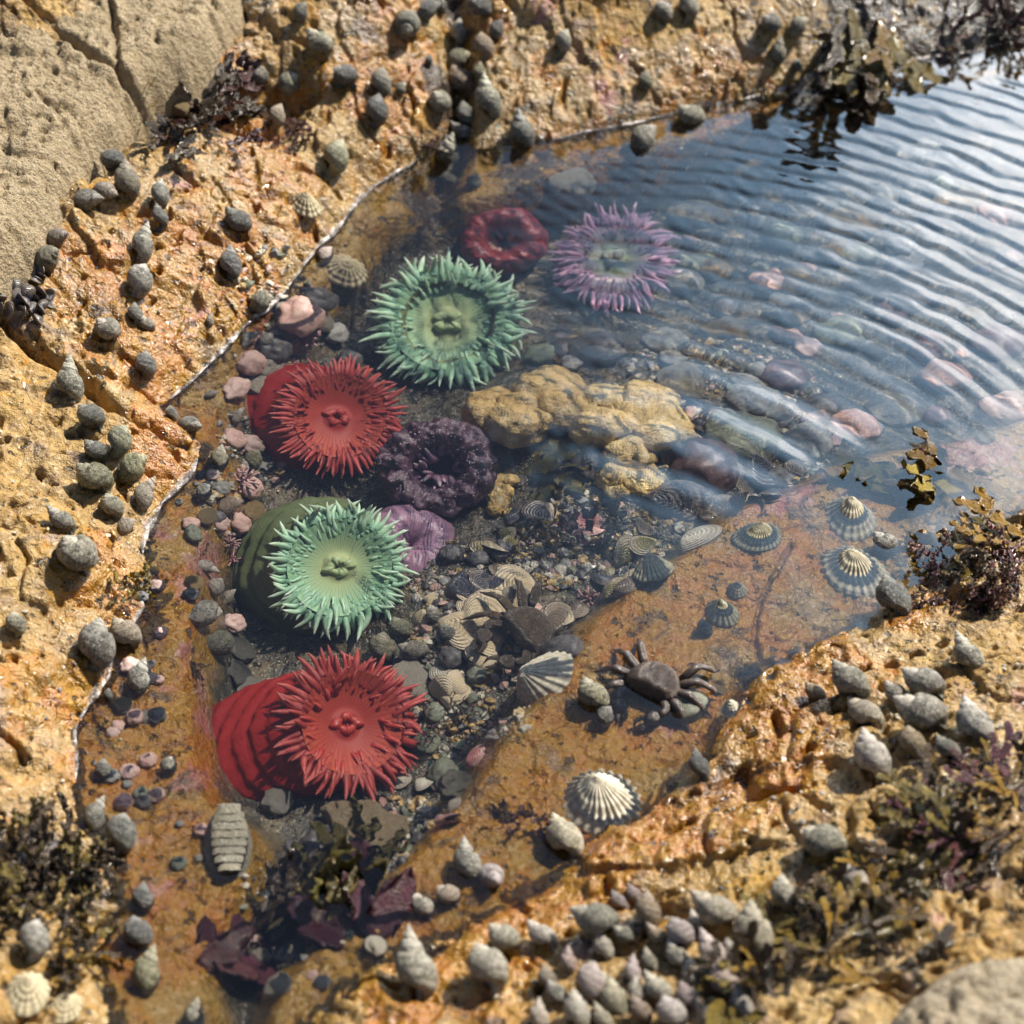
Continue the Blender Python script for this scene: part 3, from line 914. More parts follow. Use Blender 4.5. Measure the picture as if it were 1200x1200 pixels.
SNAILS = [
 # on the left rock
 (22, 282, 32, 60, 'r', 'g'), (53, 300, 36, 0, 'r', 'o'), (66, 277, 32, -10, 'm', 'b'), (133, 190, 33, 150, 'r', 'd'), (147, 216, 48, 115, 'm', 'o'), (122, 222, 35, -25, 'm', 'p'),
 (101, 233, 42, -15, 'm', 'g'), (186, 228, 35, 85, 'm', 'g'), (187, 257, 31, 120, 'm', 'd'), (165, 287, 50, 97, 'm', 'g'), (159, 330, 42, 80, 'r', 'g'), (157, 370, 28, 120, 'r', 'g'),
 (172, 381, 32, 170, 'm', 'g'), (127, 390, 37, 160, 'r', 'g'), (280, 262, 45, 165, 'm', 'd'), (268, 312, 43, 115, 'm', 'd'), (302, 353, 32, 10, 'r', 'o'), (328, 360, 28, 20, 'm', 'p'),
 (245, 376, 19, 100, 'm', 'p'), (289, 397, 33, 30, 'm', 'p'), (308, 400, 27, 60, 'r', 'g'), (375, 57, 42, 150, 'r', 'g'), (301, 92, 37, 140, 'r', 'g'), (334, 98, 33, 40, 'r', 'g'),
 (322, 140, 32, 90, 'r', 'b'), (350, 14, 25, 40, 'r', 'd'), (390, 186, 43, 80, 'r', 'o'),
 (480, 28, 40, -100, 'r', 'o'), (498, 10, 34, 20, 'r', 'd'), (407, 92, 34, 170, 'r', 'd'), (444, 99, 38, 90, 'r', 'g'), (468, 105, 18, 60, 'r', 'o'), (438, 133, 40, 100, 'r', 'd'),
 (535, 40, 34, 80, 'm', 'g'), (565, 55, 33, 70, 'r', 'b'), (533, 70, 33, 10, 'r', 'o'), (540, 98, 41, 120, 'r', 'b'), (561, 86, 24, 40, 'r', 'o'), (570, 117, 55, 95, 'm', 'g'), (515, 123, 39, 170, 'r', 'o'),
 (545, 136, 31, 60, 'r', 'd'), (541, 156, 36, 125, 'm', 'g'), (523, 180, 54, 105, 't', 'g'), (610, 158, 50, 112, 'm', 'd'), (525, 210, 24, 100, 'r', 'o'), (554, 213, 26, 50, 'r', 'o'), (502, 71, 14, 90, 'r', 'd'),
 (560, 10, 40, 80, 'r', 'd'), (515, 8, 28, 150, 'm', 'd'), (580, 35, 26, 30, 'r', 'd'),
 (658, 50, 28, 60, 'r', 'g'), (378, 300, 31, 60, 'r', 'k'), (776, 17, 28, 120, 'r', 'g'), (805, 10, 34, 80, 'r', 'g'), (905, 30, 30, 160, 'r', 'g'), (932, 31, 29, 30, 'r', 'g'), (910, 64, 35, 100, 'm', 'g'),
 (932, 78, 17, 80, 'r', 'd'), (754, 98, 25, 80, 'r', 'o'), (812, 139, 40, 160, 'r', 'o'), (750, 163, 42, 20, 'r', 'o'),
 (80, 447, 58, 100, 't', 'g'), (168, 431, 34, 110, 'r', 'd'), (107, 491, 37, 150, 'r', 'd'), (136, 518, 39, 60, 'r', 'o'), (113, 531, 35, 160, 'r', 'd'), (152, 547, 41, 20, 'r', 'o'), (112, 563, 51, 165, 'r', 'o'),
 (166, 580, 47, 65, 'm', 'p'), (131, 598, 35, 150, 'r', 'o'), (144, 618, 29, 30, 'r', 'b'), (73, 613, 47, 170, 'm', 'g'), (91, 656, 60, 160, 'r', 'g'),
 (200, 486, 22, 120, 'r', 'd'), (222, 498, 37, -40, 'm', 'd'), (246, 462, 19, 10, 'm', 'p'), (275, 489, 31, 70, 'm', 'b'), (255, 541, 38, 100, 'm', 'o'), (293, 540, 31, 60, 'r', 'o'), (236, 577, 27, 40, 'r', 'd'),
 (263, 593, 41, 15, 'm', 'b'), (239, 663, 36, -5, 'm', 'p'), (249, 690, 30, 60, 'r', 'p'), (266, 700, 28, 40, 'm', 'p'), (234, 717, 47, 5, 'r', 'g'), (240, 572, 18, 90, 'r', 'd'),
 (108, 761, 58, 110, 'r', 'g'), (147, 746, 41, 150, 'r', 'b'), (160, 796, 43, 60, 'm', 'g'), (119, 904, 25, 90, 'r', 'd'), (195, 899, 26, 60, 'r', 'g'), (17, 735, 31, 120, 'r', 'g'), (126, 815, 14, 90, 'r', 'd'),
 (109, 957, 43, 60, 'm', 'g'), (138, 980, 43, 80, 'r', 'd'), (165, 1056, 35, 90, 'r', 'd'), (169, 1142, 57, 70, 'm', 'o'), (36, 1103, 41, 80, 'r', 'g'), (225, 1196, 44, 90, 'm', 'g'), (160, 1098, 38, 110, 'r', 'd'),
 # among the rubble of the pool
 (487, 765, 35, 160, 'r', 'g'), (445, 762, 38, 60, 'r', 'o'), (468, 738, 32, 110, 'r', 'o'), (694, 818, 44, 120, 'r', 'o'), (706, 842, 26, 40, 'r', 'g'), (525, 745, 24, 100, 'r', 'd'), (505, 722, 22, 40, 'r', 'g'),
 # along the near bank
 (660, 985, 58, 112, 'm', 'p'), (546, 1014, 52, 95, 'm', 'g'), (577, 1027, 46, -70, 't', 'k'), (495, 1065, 40, 140, 'm', 'g'), (526, 1053, 31, 150, 'r', 'b'), (484, 1132, 76, 97, 't', 'p'), (591, 1102, 42, 150, 'r', 'p'),
 (635, 1098, 42, 140, 'm', 'p'), (570, 1138, 53, 120, 'r', 'p'), (700, 1081, 57, 160, 'm', 'o'), (725, 1060, 30, 120, 'm', 'k'), (757, 1070, 41, 80, 'r', 'b'), (742, 1052, 22, 120, 'r', 'k'),
 (838, 1070, 60, 138, 'm', 'p'), (880, 1097, 66, 95, 'm', 'p'), (796, 1096, 36, 120, 'r', 'k'), (833, 1117, 50, 125, 'm', 'k'), (792, 1122, 38, 120, 'm', 'g'), (810, 1148, 44, 100, 'm', 'p'), (849, 1155, 46, 110, 'r', 'k'),
 (740, 1140, 34, 70, 'm', 'k'), (770, 1160, 42, 130, 'm', 'p'), (688, 1152, 40, 60, 'r', 'k'), (718, 1174, 48, 95, 'm', 'p'), (674, 1188, 44, 95, 'm', 'p'), (750, 1186, 36, 120, 'm', 'b'), (786, 1190, 38, 110, 'r', 'k'),
 (830, 1194, 42, 130, 'm', 'p'), (916, 1052, 42, 90, 'r', 'g'), (1005, 1036, 44, 125, 'm', 'p'), (968, 992, 51, 150, 'r', 'g'), (640, 1150, 30, 90, 'r', 'b'),
 (1133, 769, 52, 112, 'm', 'g'), (996, 801, 54, 128, 'm', 'g'), (955, 813, 29, 130, 'm', 'b'), (1014, 840, 50, 132, 'm', 'p'), (1085, 803, 53, 155, 'm', 'g'), (1084, 839, 68, 165, 'm', 'g'), (1140, 851, 64, 95, 'm', 'g'),
 (1067, 875, 37, 90, 'r', 'b'), (706, 1112, 34, 110, 'm', 'p'), (665, 1128, 30, 70, 'm', 'k'), (770, 1098, 32, 130, 'm', 'b'), (815, 1085, 34, 110, 'm', 'p'), (760, 1128, 30, 100, 'm', 'g'),
 (855, 1120, 34, 120, 'm', 'p'), (700, 1150, 34, 120, 'm', 'p'), (745, 1165, 32, 80, 'm', 'p'), (805, 1172, 36, 110, 'm', 'k'), (868, 1180, 40, 100, 'm', 'p'), (652, 1168, 34, 120, 'm', 'g'), (630, 1192, 36, 80, 'm', 'p'),
 (705, 1196, 36, 120, 'm', 'p'), (732, 1098, 30, 150, 'm', 'g'), (1050, 815, 34, 130, 'm', 'g'), (1110, 880, 38, 120, 'm', 'g'), (1020, 890, 60, 103, 'm', 'p'), (818, 899, 40, 95, 'm', 'd'), (1045, 703, 62, 95, 'm', 'd'), (1040, 640, 42, 150, 'r', 'g'), (825, 738, 26, 100, 'r', 'g'), (1166, 1000, 0, 0, 'r', 'g'),
]
for s in SNAILS:
    if s[2] > 0:
        put_snail(*s)

# the winkle that lies with its mouth up, and its lid
me, rad = snail_data('r', 'o', 1)
p = hit_ground(257, 755, .010)
L = 50 * px_size(p)
o = link('snail', me, None, xf(Vector((p.x, p.y, ground_z(p.x, p.y) + .011)), frame(Vector((.55, -.2, -.5)), Vector((.55, .62, -.8))), L))
ITEMS.append((o, 'snail', 257, 755, 50, dict(shape='r', col='o', ang=-30, wet=True, note='lying with its round mouth upward')))
ov, of = ico(2)
lidm = mesh_from('operculum', ov * np.array([.20, .20, .045]), of, [OPERC])

# ------------------------------------------------------------------ limpets
def limpet_mat(name, base, groove, apex, rough=.7, coat=0.0):
    k = Nodes(name)
    P = k.shifted(3.0)
    rib = k.attr('rib'); rad_ = k.attr('edge')
    n1 = k.noise(P, 4, 5, .6)
    c = k.mix(k.ramp(n1, .4, .62), base, tuple(min(1, x * 1.3) for x in base))
    c = k.mix(k.math('MULTIPLY', k.ramp(k.math('ADD', rib, k.math('MULTIPLY', k.math('SUBTRACT', k.noise(P, 14, 3), .5), 1.1)), .10, .55, 1, 0), k.ramp(rad_, .15, .6, .08, .28)), c, groove)
    rings = k.n('TexWave', wave_type='BANDS', bands_direction='X', wave_profile='SIN')
    cv = k.n('CombineXYZ'); k.put(cv.inputs[0], rad_)
    k.put(rings.inputs['Vector'], cv.outputs[0]); rings.inputs['Scale'].default_value = 1.7; rings.inputs['Distortion'].default_value = .6; rings.inputs['Detail'].default_value = 3
    c = k.mix(k.ramp(rings.outputs['Fac'], .0, .35, .35, 0), c, groove)
    c = k.mix(k.ramp(rad_, .12, .30, .85, 0), c, apex)
    c = k.mix(k.ramp(k.noise(P, 9, 4, .65), .58, .70, 0, .7), c, (.62, .56, .44))
    c = k.mix(k.ramp(k.noise(P, 24, 3, .6), .60, .70, 0, .6), c, (.10, .11, .085))
    h = k.math('ADD', k.math('MULTIPLY', k.noise(P, 22, 4, .65), .7), k.math('MULTIPLY', rings.outputs['Fac'], .3))
    return k.done(k.princ(c, rough, k.bump(h, .7, .0010), .4, coat, .15))
LIMPET_MATS = {
    'w': limpet_mat('white_limpet', (.48, .44, .35), (.25, .235, .19), (.60, .54, .42)),
    'g': limpet_mat('grey_limpet', (.40, .36, .27), (.20, .18, .135), (.50, .44, .33)),
    'd': limpet_mat('green_limpet', (.26, .245, .175), (.15, .14, .10), (.30, .29, .22)),
    'y': limpet_mat('straw_limpet', (.46, .39, .25), (.12, .11, .08), (.36, .30, .20)),
}
def limpet_mesh(seed, mat, ribs=26, height=.5, off=.12, ratio=.84, rough=.05):
    nv = ribs * 8; nu = 26
    P = np.zeros((nu, nv, 3)); rib = np.zeros((nu, nv)); ed = np.zeros((nu, nv))
    ph0 = seed * 1.7
    for i in range(nu):
        t = i / (nu - 1)
        for j in range(nv):
            a = 2 * math.pi * j / nv
            w = a * ribs + 1.2 * mnoise.noise(Vector((math.cos(a) * 2.2, math.sin(a) * 2.2, seed)))
            rv = math.cos(w)
            am = .5 + .5 * mnoise.noise(Vector((math.cos(a) * 6, math.sin(a) * 6, seed + 9)))
            r = t * (1 + .10 * mnoise.noise(Vector((math.cos(a) * 1.3, math.sin(a) * 1.3, seed + 4)))) + rough * (rv * .5 + am * .5) * t * t
            z = 1.5 * height * (1 - t ** 1.25) + .034 * rv * t ** .8 * (1 - .2 * t) + .03 * mnoise.noise(Vector((math.cos(a) * t * 4, math.sin(a) * t * 4, seed)))
            z += .012 * math.sin(t * 26 + seed)
            P[i, j] = (r * math.cos(a) + off * (1 - t), r * ratio * math.sin(a), z)
            rib[i, j] = .5 + .5 * rv; ed[i, j] = t
    under = P[-1].copy(); under[:, 2] -= .05; under *= np.array([.93, .93, 1])
    P2 = np.concatenate([P, under[None]], 0)
    V, F = surf(P2, wrap_v=True, cap1=True)
    me = mesh_from('limpet_shell', V * .5, F, [mat])
    for nm, ar in (('rib', rib), ('edge', ed)):
        at = me.attributes.new(nm, 'FLOAT', 'POINT'); at.data.foreach_set('value', np.concatenate([ar.ravel(), np.full(nv, .4)]).astype(np.float32))
    return me
LIMPETS = [  # px, py, base width in px, direction the apex leans in the picture, colour, height, ribs
 (708, 934, 112, 140, 'w', .52, 24, 0), (640, 795, 88, 200, 'w', .62, 20, 25), (996, 604, 74, 100, 'g', .70, 19, 0), (1002, 664, 90, 120, 'g', .50, 22, 0), (847, 716, 46, 120, 'd', .75, 16, 0),
 (864, 691, 27, 110, 'd', .8, 13, 0), (888, 626, 60, 20, 'd', .55, 30, 0), (357, 239, 42, 150, 'y', .62, 15, 0), (403, 313, 62, 150, 'y', .55, 17, 0), (766, 669, 60, 100, 'd', .62, 24, 20), (858, 829, 26, 100, 'w', .65, 14, 0),
 (30, 1160, 62, 90, 'y', .5, 15, 0), (75, 1178, 46, 60, 'y', .5, 15, 0),
]
for i, (px, py, sz, ang, col, hh, rb, roll) in enumerate(LIMPETS):
    me = limpet_mesh(i + 1.0, LIMPET_MATS[col], rb, hh, .16)
    p = hit_ground(px, py, .2 * sz * .0004)
    p = hit_ground(px, py, .18 * sz * px_size(p))
    n = (ground_n(p.x, p.y, .010) + Vector((0, .10, 1.2))).normalized()
    if roll:
        n = (n + img_dir(ang) * math.tan(math.radians(roll))).normalized()
    s = sz * px_size(p)
    o = link('limpet', me, None, xf(Vector((p.x, p.y, ground_z(p.x, p.y) + .0004 + (.12 * s if roll else 0))), frame(n, img_dir(ang)), s))
    ITEMS.append((o, 'limpet', px, py, sz, dict(col=col, wet=p.z < -.002)))

# ------------------------------------------------------------------ mussels and clams
def mussel_mat(name, a, b, edge, rough=.35, coat=.4):
    k = Nodes(name)
    P = k.obj()
    g = k.attr('grow')
    wv = k.n('TexWave', wave_type='BANDS', bands_direction='X'); cv = k.n('CombineXYZ'); k.put(cv.inputs[0], g)
    k.put(wv.inputs['Vector'], cv.outputs[0]); wv.inputs['Scale'].default_value = 2.9; wv.inputs['Distortion'].default_value = 3.0; wv.inputs['Detail'].default_value = 3
    c = k.mix(k.math('MULTIPLY', k.ramp(wv.outputs['Fac'], .1, .9), k.ramp(k.noise(P, 3.5, 4, .6), .35, .65, .25, 1.0)), a, b)
    c = k.mix(k.ramp(k.math('ADD', g, k.math('MULTIPLY', k.math('SUBTRACT', k.noise(P, 5, 4), .5), .6)), .55, .85, 0, .7), c, edge)
    c = k.mix(k.ramp(k.noise(P, 18, 4, .6), .60, .72, 0, .6), c, (.55, .50, .42))
    return k.done(k.princ(c, rough, k.bump(k.math('ADD', k.math('MULTIPLY', wv.outputs['Fac'], .4), k.noise(P, 16, 4)), .4, .02), .5, coat, .15))
MUSSEL = {
    'b': mussel_mat('blue_mussel', (.030, .035, .055), (.075, .075, .10), (.17, .13, .10)),
    'w': mussel_mat('white_mussel', (.50, .46, .37), (.62, .57, .47), (.30, .26, .22), .5, .2),
    's': mussel_mat('striped_mussel', (.05, .06, .08), (.22, .19, .17), (.25, .20, .17)),
    'o': mussel_mat('olive_mussel', (.17, .15, .05), (.27, .23, .10), (.42, .35, .26)),
    'n': mussel_mat('brown_mussel', (.11, .085, .065), (.20, .15, .115), (.33, .27, .20)),
    't': mussel_mat('tan_clam', (.50, .40, .26), (.60, .49, .33), (.62, .52, .38), .5, .2),
    'r': mussel_mat('rose_clam', (.38, .14, .14), (.50, .23, .22), (.55, .38, .34), .5, .2),
}
def valve_points(L=1.0, Wd=.46, D=.26, nu=20, nv=26):
    """one valve: beak at -X, gape edge in the XY plane, bulge to +Z"""
    P = np.zeros((nu, nv, 3)); g = np.zeros((nu, nv))
    for i in range(nu):
        t = i / (nu - 1)              # 0 at the middle of the bulge, 1 at the edge
        for j in range(nv):
            a = 2 * math.pi * j / nv
            x = math.cos(a); y = math.sin(a)
            wx = .5 * L * x
            wd = Wd * (1 - .42 * (1 - x) / 2 - .18 * ((1 - x) / 2) ** 3) * (1 + .06 * y)
            ex, ey = wx, wd * y
            bx = -.30 * L
            P[i, j] = (bx * (1 - t) + ex * t, ey * t, D * math.cos(t * math.pi / 2) ** .8 * (1 if t < 1 else 0))
            g[i, j] = t
    return P, g
def mussel_thing(px, py, length, ang, col, label, gape=0.0, roll=0.0, fat=1.0, lift=.2, wide=.46, cat='mussel', flip=False, pitch=0):
    p = hit_ground(px, py, .008)
    s = length * px_size(p)
    root = bpy.data.objects.new('mussel' if cat == 'mussel' else cat, None)
    COL.objects.link(root)
    n = (ground_n(p.x, p.y) + Vector((0, 0, .5))).normalized()
    x = img_dir(ang, n)
    R = frame(n, x) @ Matrix.Rotation(math.radians(roll), 3, 'X') @ Matrix.Rotation(math.radians(pitch), 3, 'Y')
    root.matrix_world = xf(Vector((p.x, p.y, ground_z(p.x, p.y) + lift * s * .5)), R, s)
    for side in (1, -1):
        P, g = valve_points(D=.20 * fat, Wd=wide)
        th = math.radians(gape) * side
        Q = P.copy()
        Q[..., 2] *= side
        # the hinge is along the beak end
        xx = Q[..., 0] + .5; zz = Q[..., 2].copy()
        Q[..., 0] = xx * math.cos(th) - zz * math.sin(th) - .5; Q[..., 2] = xx * math.sin(th) + zz * math.cos(th)
        inner = Q[::-1].copy(); inner = Q.mean((0, 1)) + (inner - Q.mean((0, 1))) * .94
        P2 = np.concatenate([Q, inner], 0)
        V, F = surf(P2, wrap_v=True)
        me = mesh_from('valve', V, F, [MUSSEL[col]])
        at = me.attributes.new('grow', 'FLOAT', 'POINT'); at.data.foreach_set('value', np.concatenate([g.ravel(), g[::-1].ravel()]).astype(np.float32))
        link('valve', me, root)
    if label:
        tag(root, label, cat)
    else:
        ITEMS.append((root, cat, px, py, length, dict(col=col, wet=True)))
    return root
MUS = []
mussel_thing(820, 627, 66, 35, 'w', 'white and grey mussel shell lying at the edge of the orange slab', fat=1.1)
mussel_thing(792, 586, 84, -12, 's', 'dark blue mussel with pale stripes lying under water by the yellow stone', fat=1.2, roll=30)
mussel_thing(727, 643, 50, 70, 'o', 'gaping mussel with olive inside beside the pink shell piece', gape=16, roll=50)
mussel_thing(723, 688, 44, 20, 'o', 'small olive and white gaping mussel left of the dark ribbed limpet', gape=14, roll=60)
mussel_thing(549, 684, 60, 15, 'b', 'blue black clam right of the mauve ball anemone', wide=.62, cat='clam', fat=1.0)
mussel_thing(641, 657, 26, 95, 'w', 'small white bean shaped shell, left of a touching pair', wide=.4, cat='clam', fat=1.3)
mussel_thing(657, 664, 26, 85, 'w', 'small white bean shaped shell, right of a touching pair', wide=.4, cat='clam', fat=1.3)
mussel_thing(560, 882, 40, 40, 'r', 'rose and white clam at the foot of the orange slab', wide=.55, cat='clam', fat=1.3)
mussel_thing(690, 608, 46, -60, 'r', 'flat pink shell piece between the olive weed blades', wide=.5, cat='clam', fat=.35)
mussel_thing(600, 678, 62, 160, 't', 'smooth tan clam shell half right of the blue black clam', wide=.62, cat='clam', fat=.5)
mussel_thing(573, 716, 78, 35, 't', 'large cream clam shell on the gravel heap', wide=.6, cat='clam', fat=.7)
mussel_thing(543, 733, 66, -20, 't', 'cream clam shell partly under the largest cream clam', wide=.6, cat='clam', fat=.6)
mussel_thing(566, 752, 54, 200, 't', 'small cream clam shell lowest on the gravel heap', wide=.58, cat='clam', fat=.6)
mussel_thing(650, 724, 56, 55, 'n', 'brown mussel with pale inner edge against the brown crab', gape=8, roll=40)
mussel_thing(855, 552, 54, 120, 'n', 'dark brown mussel among the pebbles above the orange slab', fat=1.2)
mussel_thing(604, 560, 30, 30, 'b', 'small black mussel against the right side of the dark purple anemone', fat=1.3)

rs = random.Random(41)
FIELDS = [([(530, 625), (700, 560), (800, 610), (740, 690), (640, 730), (540, 700)], 24, 'bbnnsot', 26, 50), ([(780, 470), (960, 470), (960, 560), (850, 600), (800, 560)], 14, 'bnsnb', 34, 66),
          ([(490, 690), (620, 690), (600, 800), (500, 830)], 16, 'twtrwn', 22, 44), ([(470, 880), (590, 850), (520, 960), (440, 1000)], 8, 'twbr', 18, 34)]
def in_poly(x, y, P):
    c = False
    for i in range(len(P)):
        (ax, ay), (bx, by) = P[i], P[i - 1]
        if (ay > y) != (by > y) and x < (bx - ax) * (y - ay) / (by - ay) + ax:
            c = not c
    return c
for poly, cnt_, cols, lo_, hi_ in FIELDS:
    k_n = 0
    while k_n < cnt_:
        px = rs.uniform(min(p[0] for p in poly), max(p[0] for p in poly)); py = rs.uniform(min(p[1] for p in poly), max(p[1] for p in poly))
        if not in_poly(px, py, poly) or math.hypot(px - 690, py - 610) < 40:
            continue
        cl_ = rs.choice(cols)
        clam_ = cl_ in 'twr'
        mussel_thing(round(px), round(py), rs.uniform(lo_, hi_), rs.uniform(0, 360), cl_, None, gape=rs.choice([0, 0, 8, 16]), roll=rs.uniform(-50, 50), fat=rs.uniform(.6, 1.3), wide=rs.uniform(.55, .65) if clam_ else rs.uniform(.42, .5), cat='clam' if clam_ else 'mussel', pitch=rs.uniform(-20, 20))
        k_n += 1
# ------------------------------------------------------------------ anemones
def flesh(name, base, tip, root_c, lo=.0, hi=1.0, rough=.5, sss=.6, coat=.10, fleck=None, bump=.3, scale=1.0):
    """soft tissue whose pigment runs from root to tip (attribute 'grow')"""
    k = Nodes(name)
    P = k.obj(); g = k.attr('grow')
    c = k.mix(k.ramp(g, .05, .45), root_c, base)
    c = k.mix(k.ramp(g, .55, 1.0, 0, .85), c, tip)
    n1 = k.noise(P, 5 * scale, 4, .6)
    c = k.mix(k.ramp(n1, .55, .75, 0, .35), c, tuple(v * .55 for v in base))
    if fleck:
        c = k.mix(k.ramp(k.noise(P, 30 * scale, 3, .6), .62, .70, 0, .8), c, fleck)
    hs = k.n('HueSaturation')
    k.put(hs.inputs['Value'], k.ramp(k.rand(), 0, 1, .85, 1.15, False)); k.put(hs.inputs['Color'], c)
    nb = k.bump(k.noise(P, 14 * scale, 4, .6), bump, .002)
    return k.done(k.princ(hs.outputs[0], rough, nb, .4, coat, .2, sss, (.003, .002, .0015)))

def tentacle_mesh(name, mat, seed, curl=.5, fat=.13, n=12, nv=9, blunt=1.0):
    path = []; rad = []
    p = Vector((0, 0, 0)); d = Vector((0, 0, 1))
    side = .35 * mnoise.noise(Vector((seed, 1.3, 0)))
    for i in range(n + 1):
        t = i / n
        path.append(p.copy())
        rad.append(fat * (1 - t ** (1.7 * blunt)) ** .8 * (1 + .12 * math.sin(t * 9 + seed)) + .006)
        d = (d + Vector((curl * .16 * (1.5 - t), side * .12, 0)) + Vector((mnoise.noise(Vector((t * 2, seed, 5))), mnoise.noise(Vector((t * 2, seed, 9))), 0)) * .10).normalized()
        p = p + d / n
    P = tube(path, rad, nv, up=Vector((1, 0, .01)))
    V, F = surf(P, wrap_v=True, cap1=True)
    me = mesh_from(name, V, F, [mat])
    at = me.attributes.new('grow', 'FLOAT', 'POINT'); at.data.foreach_set('value', np.repeat(np.linspace(0, 1, n + 1), nv).astype(np.float32))
    return me

def attr_mesh(name, P, mat, vals, wrap_v=True, cap0=False, cap1=False, attr='grow'):
    V, F = surf(P, wrap_v=wrap_v, cap0=cap0, cap1=cap1)
    me = mesh_from(name, V, F, [mat])
    at = me.attributes.new(attr, 'FLOAT', 'POINT'); at.data.foreach_set('value', np.asarray(vals, np.float32).ravel())
    return me

def disc_mat(name, inner, outer, line, mid=None):
    k = Nodes(name)
    g = k.attr('grow'); P = k.obj()
    c = k.mix(k.ramp(g, .15, .9), inner, outer)
    s = k.attr('line')
    c = k.mix(k.math('MULTIPLY', k.ramp(s, .55, .95, 0, .55), k.ramp(g, .2, .6)), c, line)
    if mid:
        c = k.mix(k.math('MULTIPLY', k.ramp(g, .25, .4), k.ramp(g, .4, .6, .7, 0)), c, mid)
    h = k.math('ADD', k.math('MULTIPLY', s, .8), k.noise(P, 60, 3))
    return k.done(k.princ(c, .55, k.bump(h, .35, .0012), .3, .04, .3, .25, (.003, .002, .0015)))

def anemone(px, py, R_px, z_disc, axis, length, label, mats, rows, disc_r=.58, dish=.20, tent=.44, fat=.13, col_r=.60, col_base=.85, folds=5, seed=1, group=None, mouth=True, curl=.5, flare=None, individual=100, lean_to=None):
    """open anemone: foot on the rock, crown of tentacles round a dished disc that faces along axis"""
    tM, dM, cM, mM = mats
    c = hit_plane(px, py, z_disc)
    # apparent pixel size under water equals that of the surface point the view passes through
    sfc = hit_plane(px, py, 0)
    R = R_px * px_size(sfc) * 1.06
    axis = axis.normalized()
    Lc = length
    base = c - axis * Lc
    rt = link('sea_anemone', None, None, xf(base, frame(axis, Vector((1, 0, 0))), (1.0, 1.10, 1.0)))
    tag(rt, label, 'sea anemone', group)
    r = random.Random(seed)
    Rd = disc_r * R
    # column: a fleshy barrel with soft creases
    prof = []
    n = 34
    for q in range(6):          # rounded foot
        b_ = math.pi / 2 * q / 6
        prof.append((max(.004, math.sin(b_)) * R * (col_r * .86 + (col_base - col_r * .86) * math.sin(math.pi * .16) ** .7), -.40 * R * math.cos(b_)))
    for i in range(n + 1):
        t = i / n
        bl = math.sin(math.pi * (.16 + .84 * t)) ** .7 if t < 1 else 0
        rr = (col_r * .86 + (col_base - col_r * .86) * bl * (1 - .5 * t)) * R * (1 if t > .5 else 1)
        rr = max(rr, col_r * .8 * R)
        rr *= 1 + .11 * (abs(math.sin(t * folds * math.pi + seed)) ** .5 - .6) * (1 - t * .4)
        prof.append((rr, t * Lc))
    prof.append((Rd * .97, Lc - .03 * R))
    nv = 72
    off = Vector((seed, seed * 2.3, 0))
    P = spin(prof, nv, lambda q, z, a, i: (q * (1 + .10 * mnoise.noise(Vector((math.cos(a) * 1.3, math.sin(a) * 1.3, z / Lc * 2)) + off) + .035 * mnoise.noise(Vector((math.cos(a) * 4, math.sin(a) * 4, z / Lc * 9)) + off) + .012 * math.sin(a * 26 + 3 * z / Lc)), z))
    vals = np.repeat(np.linspace(0, 1, len(prof)), nv)
    if lean_to is not None:      # the foot sits off to one side: the stalk bends over to it
        lo = frame(axis, Vector((1, 0, 0))).transposed() @ Vector(lean_to)
        for i in range(P.shape[0]):
            f = max(0, 1 - prof[i][1] / Lc) ** 1.15
            P[i] += np.array([lo.x, lo.y, lo.z * .6]) * f
    link('column', attr_mesh('anemone_column', P, cM, vals, cap0=True), rt)
    # oral disc
    pr = []
    m = 22
    for i in range(m + 1):
        t = i / m
        zz = Lc + .03 * R - dish * R * (1 - t ** 2) + .05 * R * math.exp(-((t - .16) / .10) ** 2)
        pr.append((max(t, .002) * Rd * .99, zz))
    nv = 144
    nl = 48
    def fn(q, z, a, i):
        t = i / m
        return q, z + .006 * R * math.cos(nl * a) * t * (1 - t) * 4 + .03 * R * mnoise.noise(Vector((math.cos(a) * t * 2, math.sin(a) * t * 2, seed)))
    P = spin(pr, nv, fn)
    vals = np.repeat(np.linspace(0, 1, m + 1), nv)
    me = attr_mesh('oral_disc', P, dM, vals)
    at = me.attributes.new('line', 'FLOAT', 'POINT'); at.data.foreach_set('value', np.tile(.5 + .5 * np.cos(nl * 2 * np.pi * np.arange(nv) / nv), m + 1).astype(np.float32))
    link('oral_disc', me, rt)
    # mouth: puckered lips round a slit
    if mouth:
        Pm = np.zeros((12, 40, 3))
        mr = .16 * R
        for i in range(12):
            b = 2 * math.pi * i / 12
            for j in range(40):
                a = 2 * math.pi * j / 40
                lobe = 1 + .13 * math.cos(4 * a + seed) + .10 * math.cos(7 * a) + .12 * math.cos(2 * a + seed)
                tr = .070 * R * (.85 + .20 * math.cos(4 * a + seed) + .10 * math.cos(9 * a))
                rr = mr * .62 * lobe + tr * math.cos(b)
                Pm[i, j] = (rr * math.cos(a) * 1.15, rr * math.sin(a) * .85, Lc - dish * R + .07 * R + tr * .9 * math.sin(b))
        V, F = surf(Pm, wrap_u=True, wrap_v=True)
        mo = link('mouth', mesh_from('anemone_mouth', V, F, [mM]), rt)
        at = mo.data.attributes.new('grow', 'FLOAT', 'POINT'); at.data.foreach_set('value', np.full(len(V), .5, np.float32))
    # tentacles
    T = [tentacle_mesh('tentacle', tM, seed * 10 + v, curl * (.3 + .45 * v), fat * (.92 + .06 * v)) for v in range(4)]
    spots = []
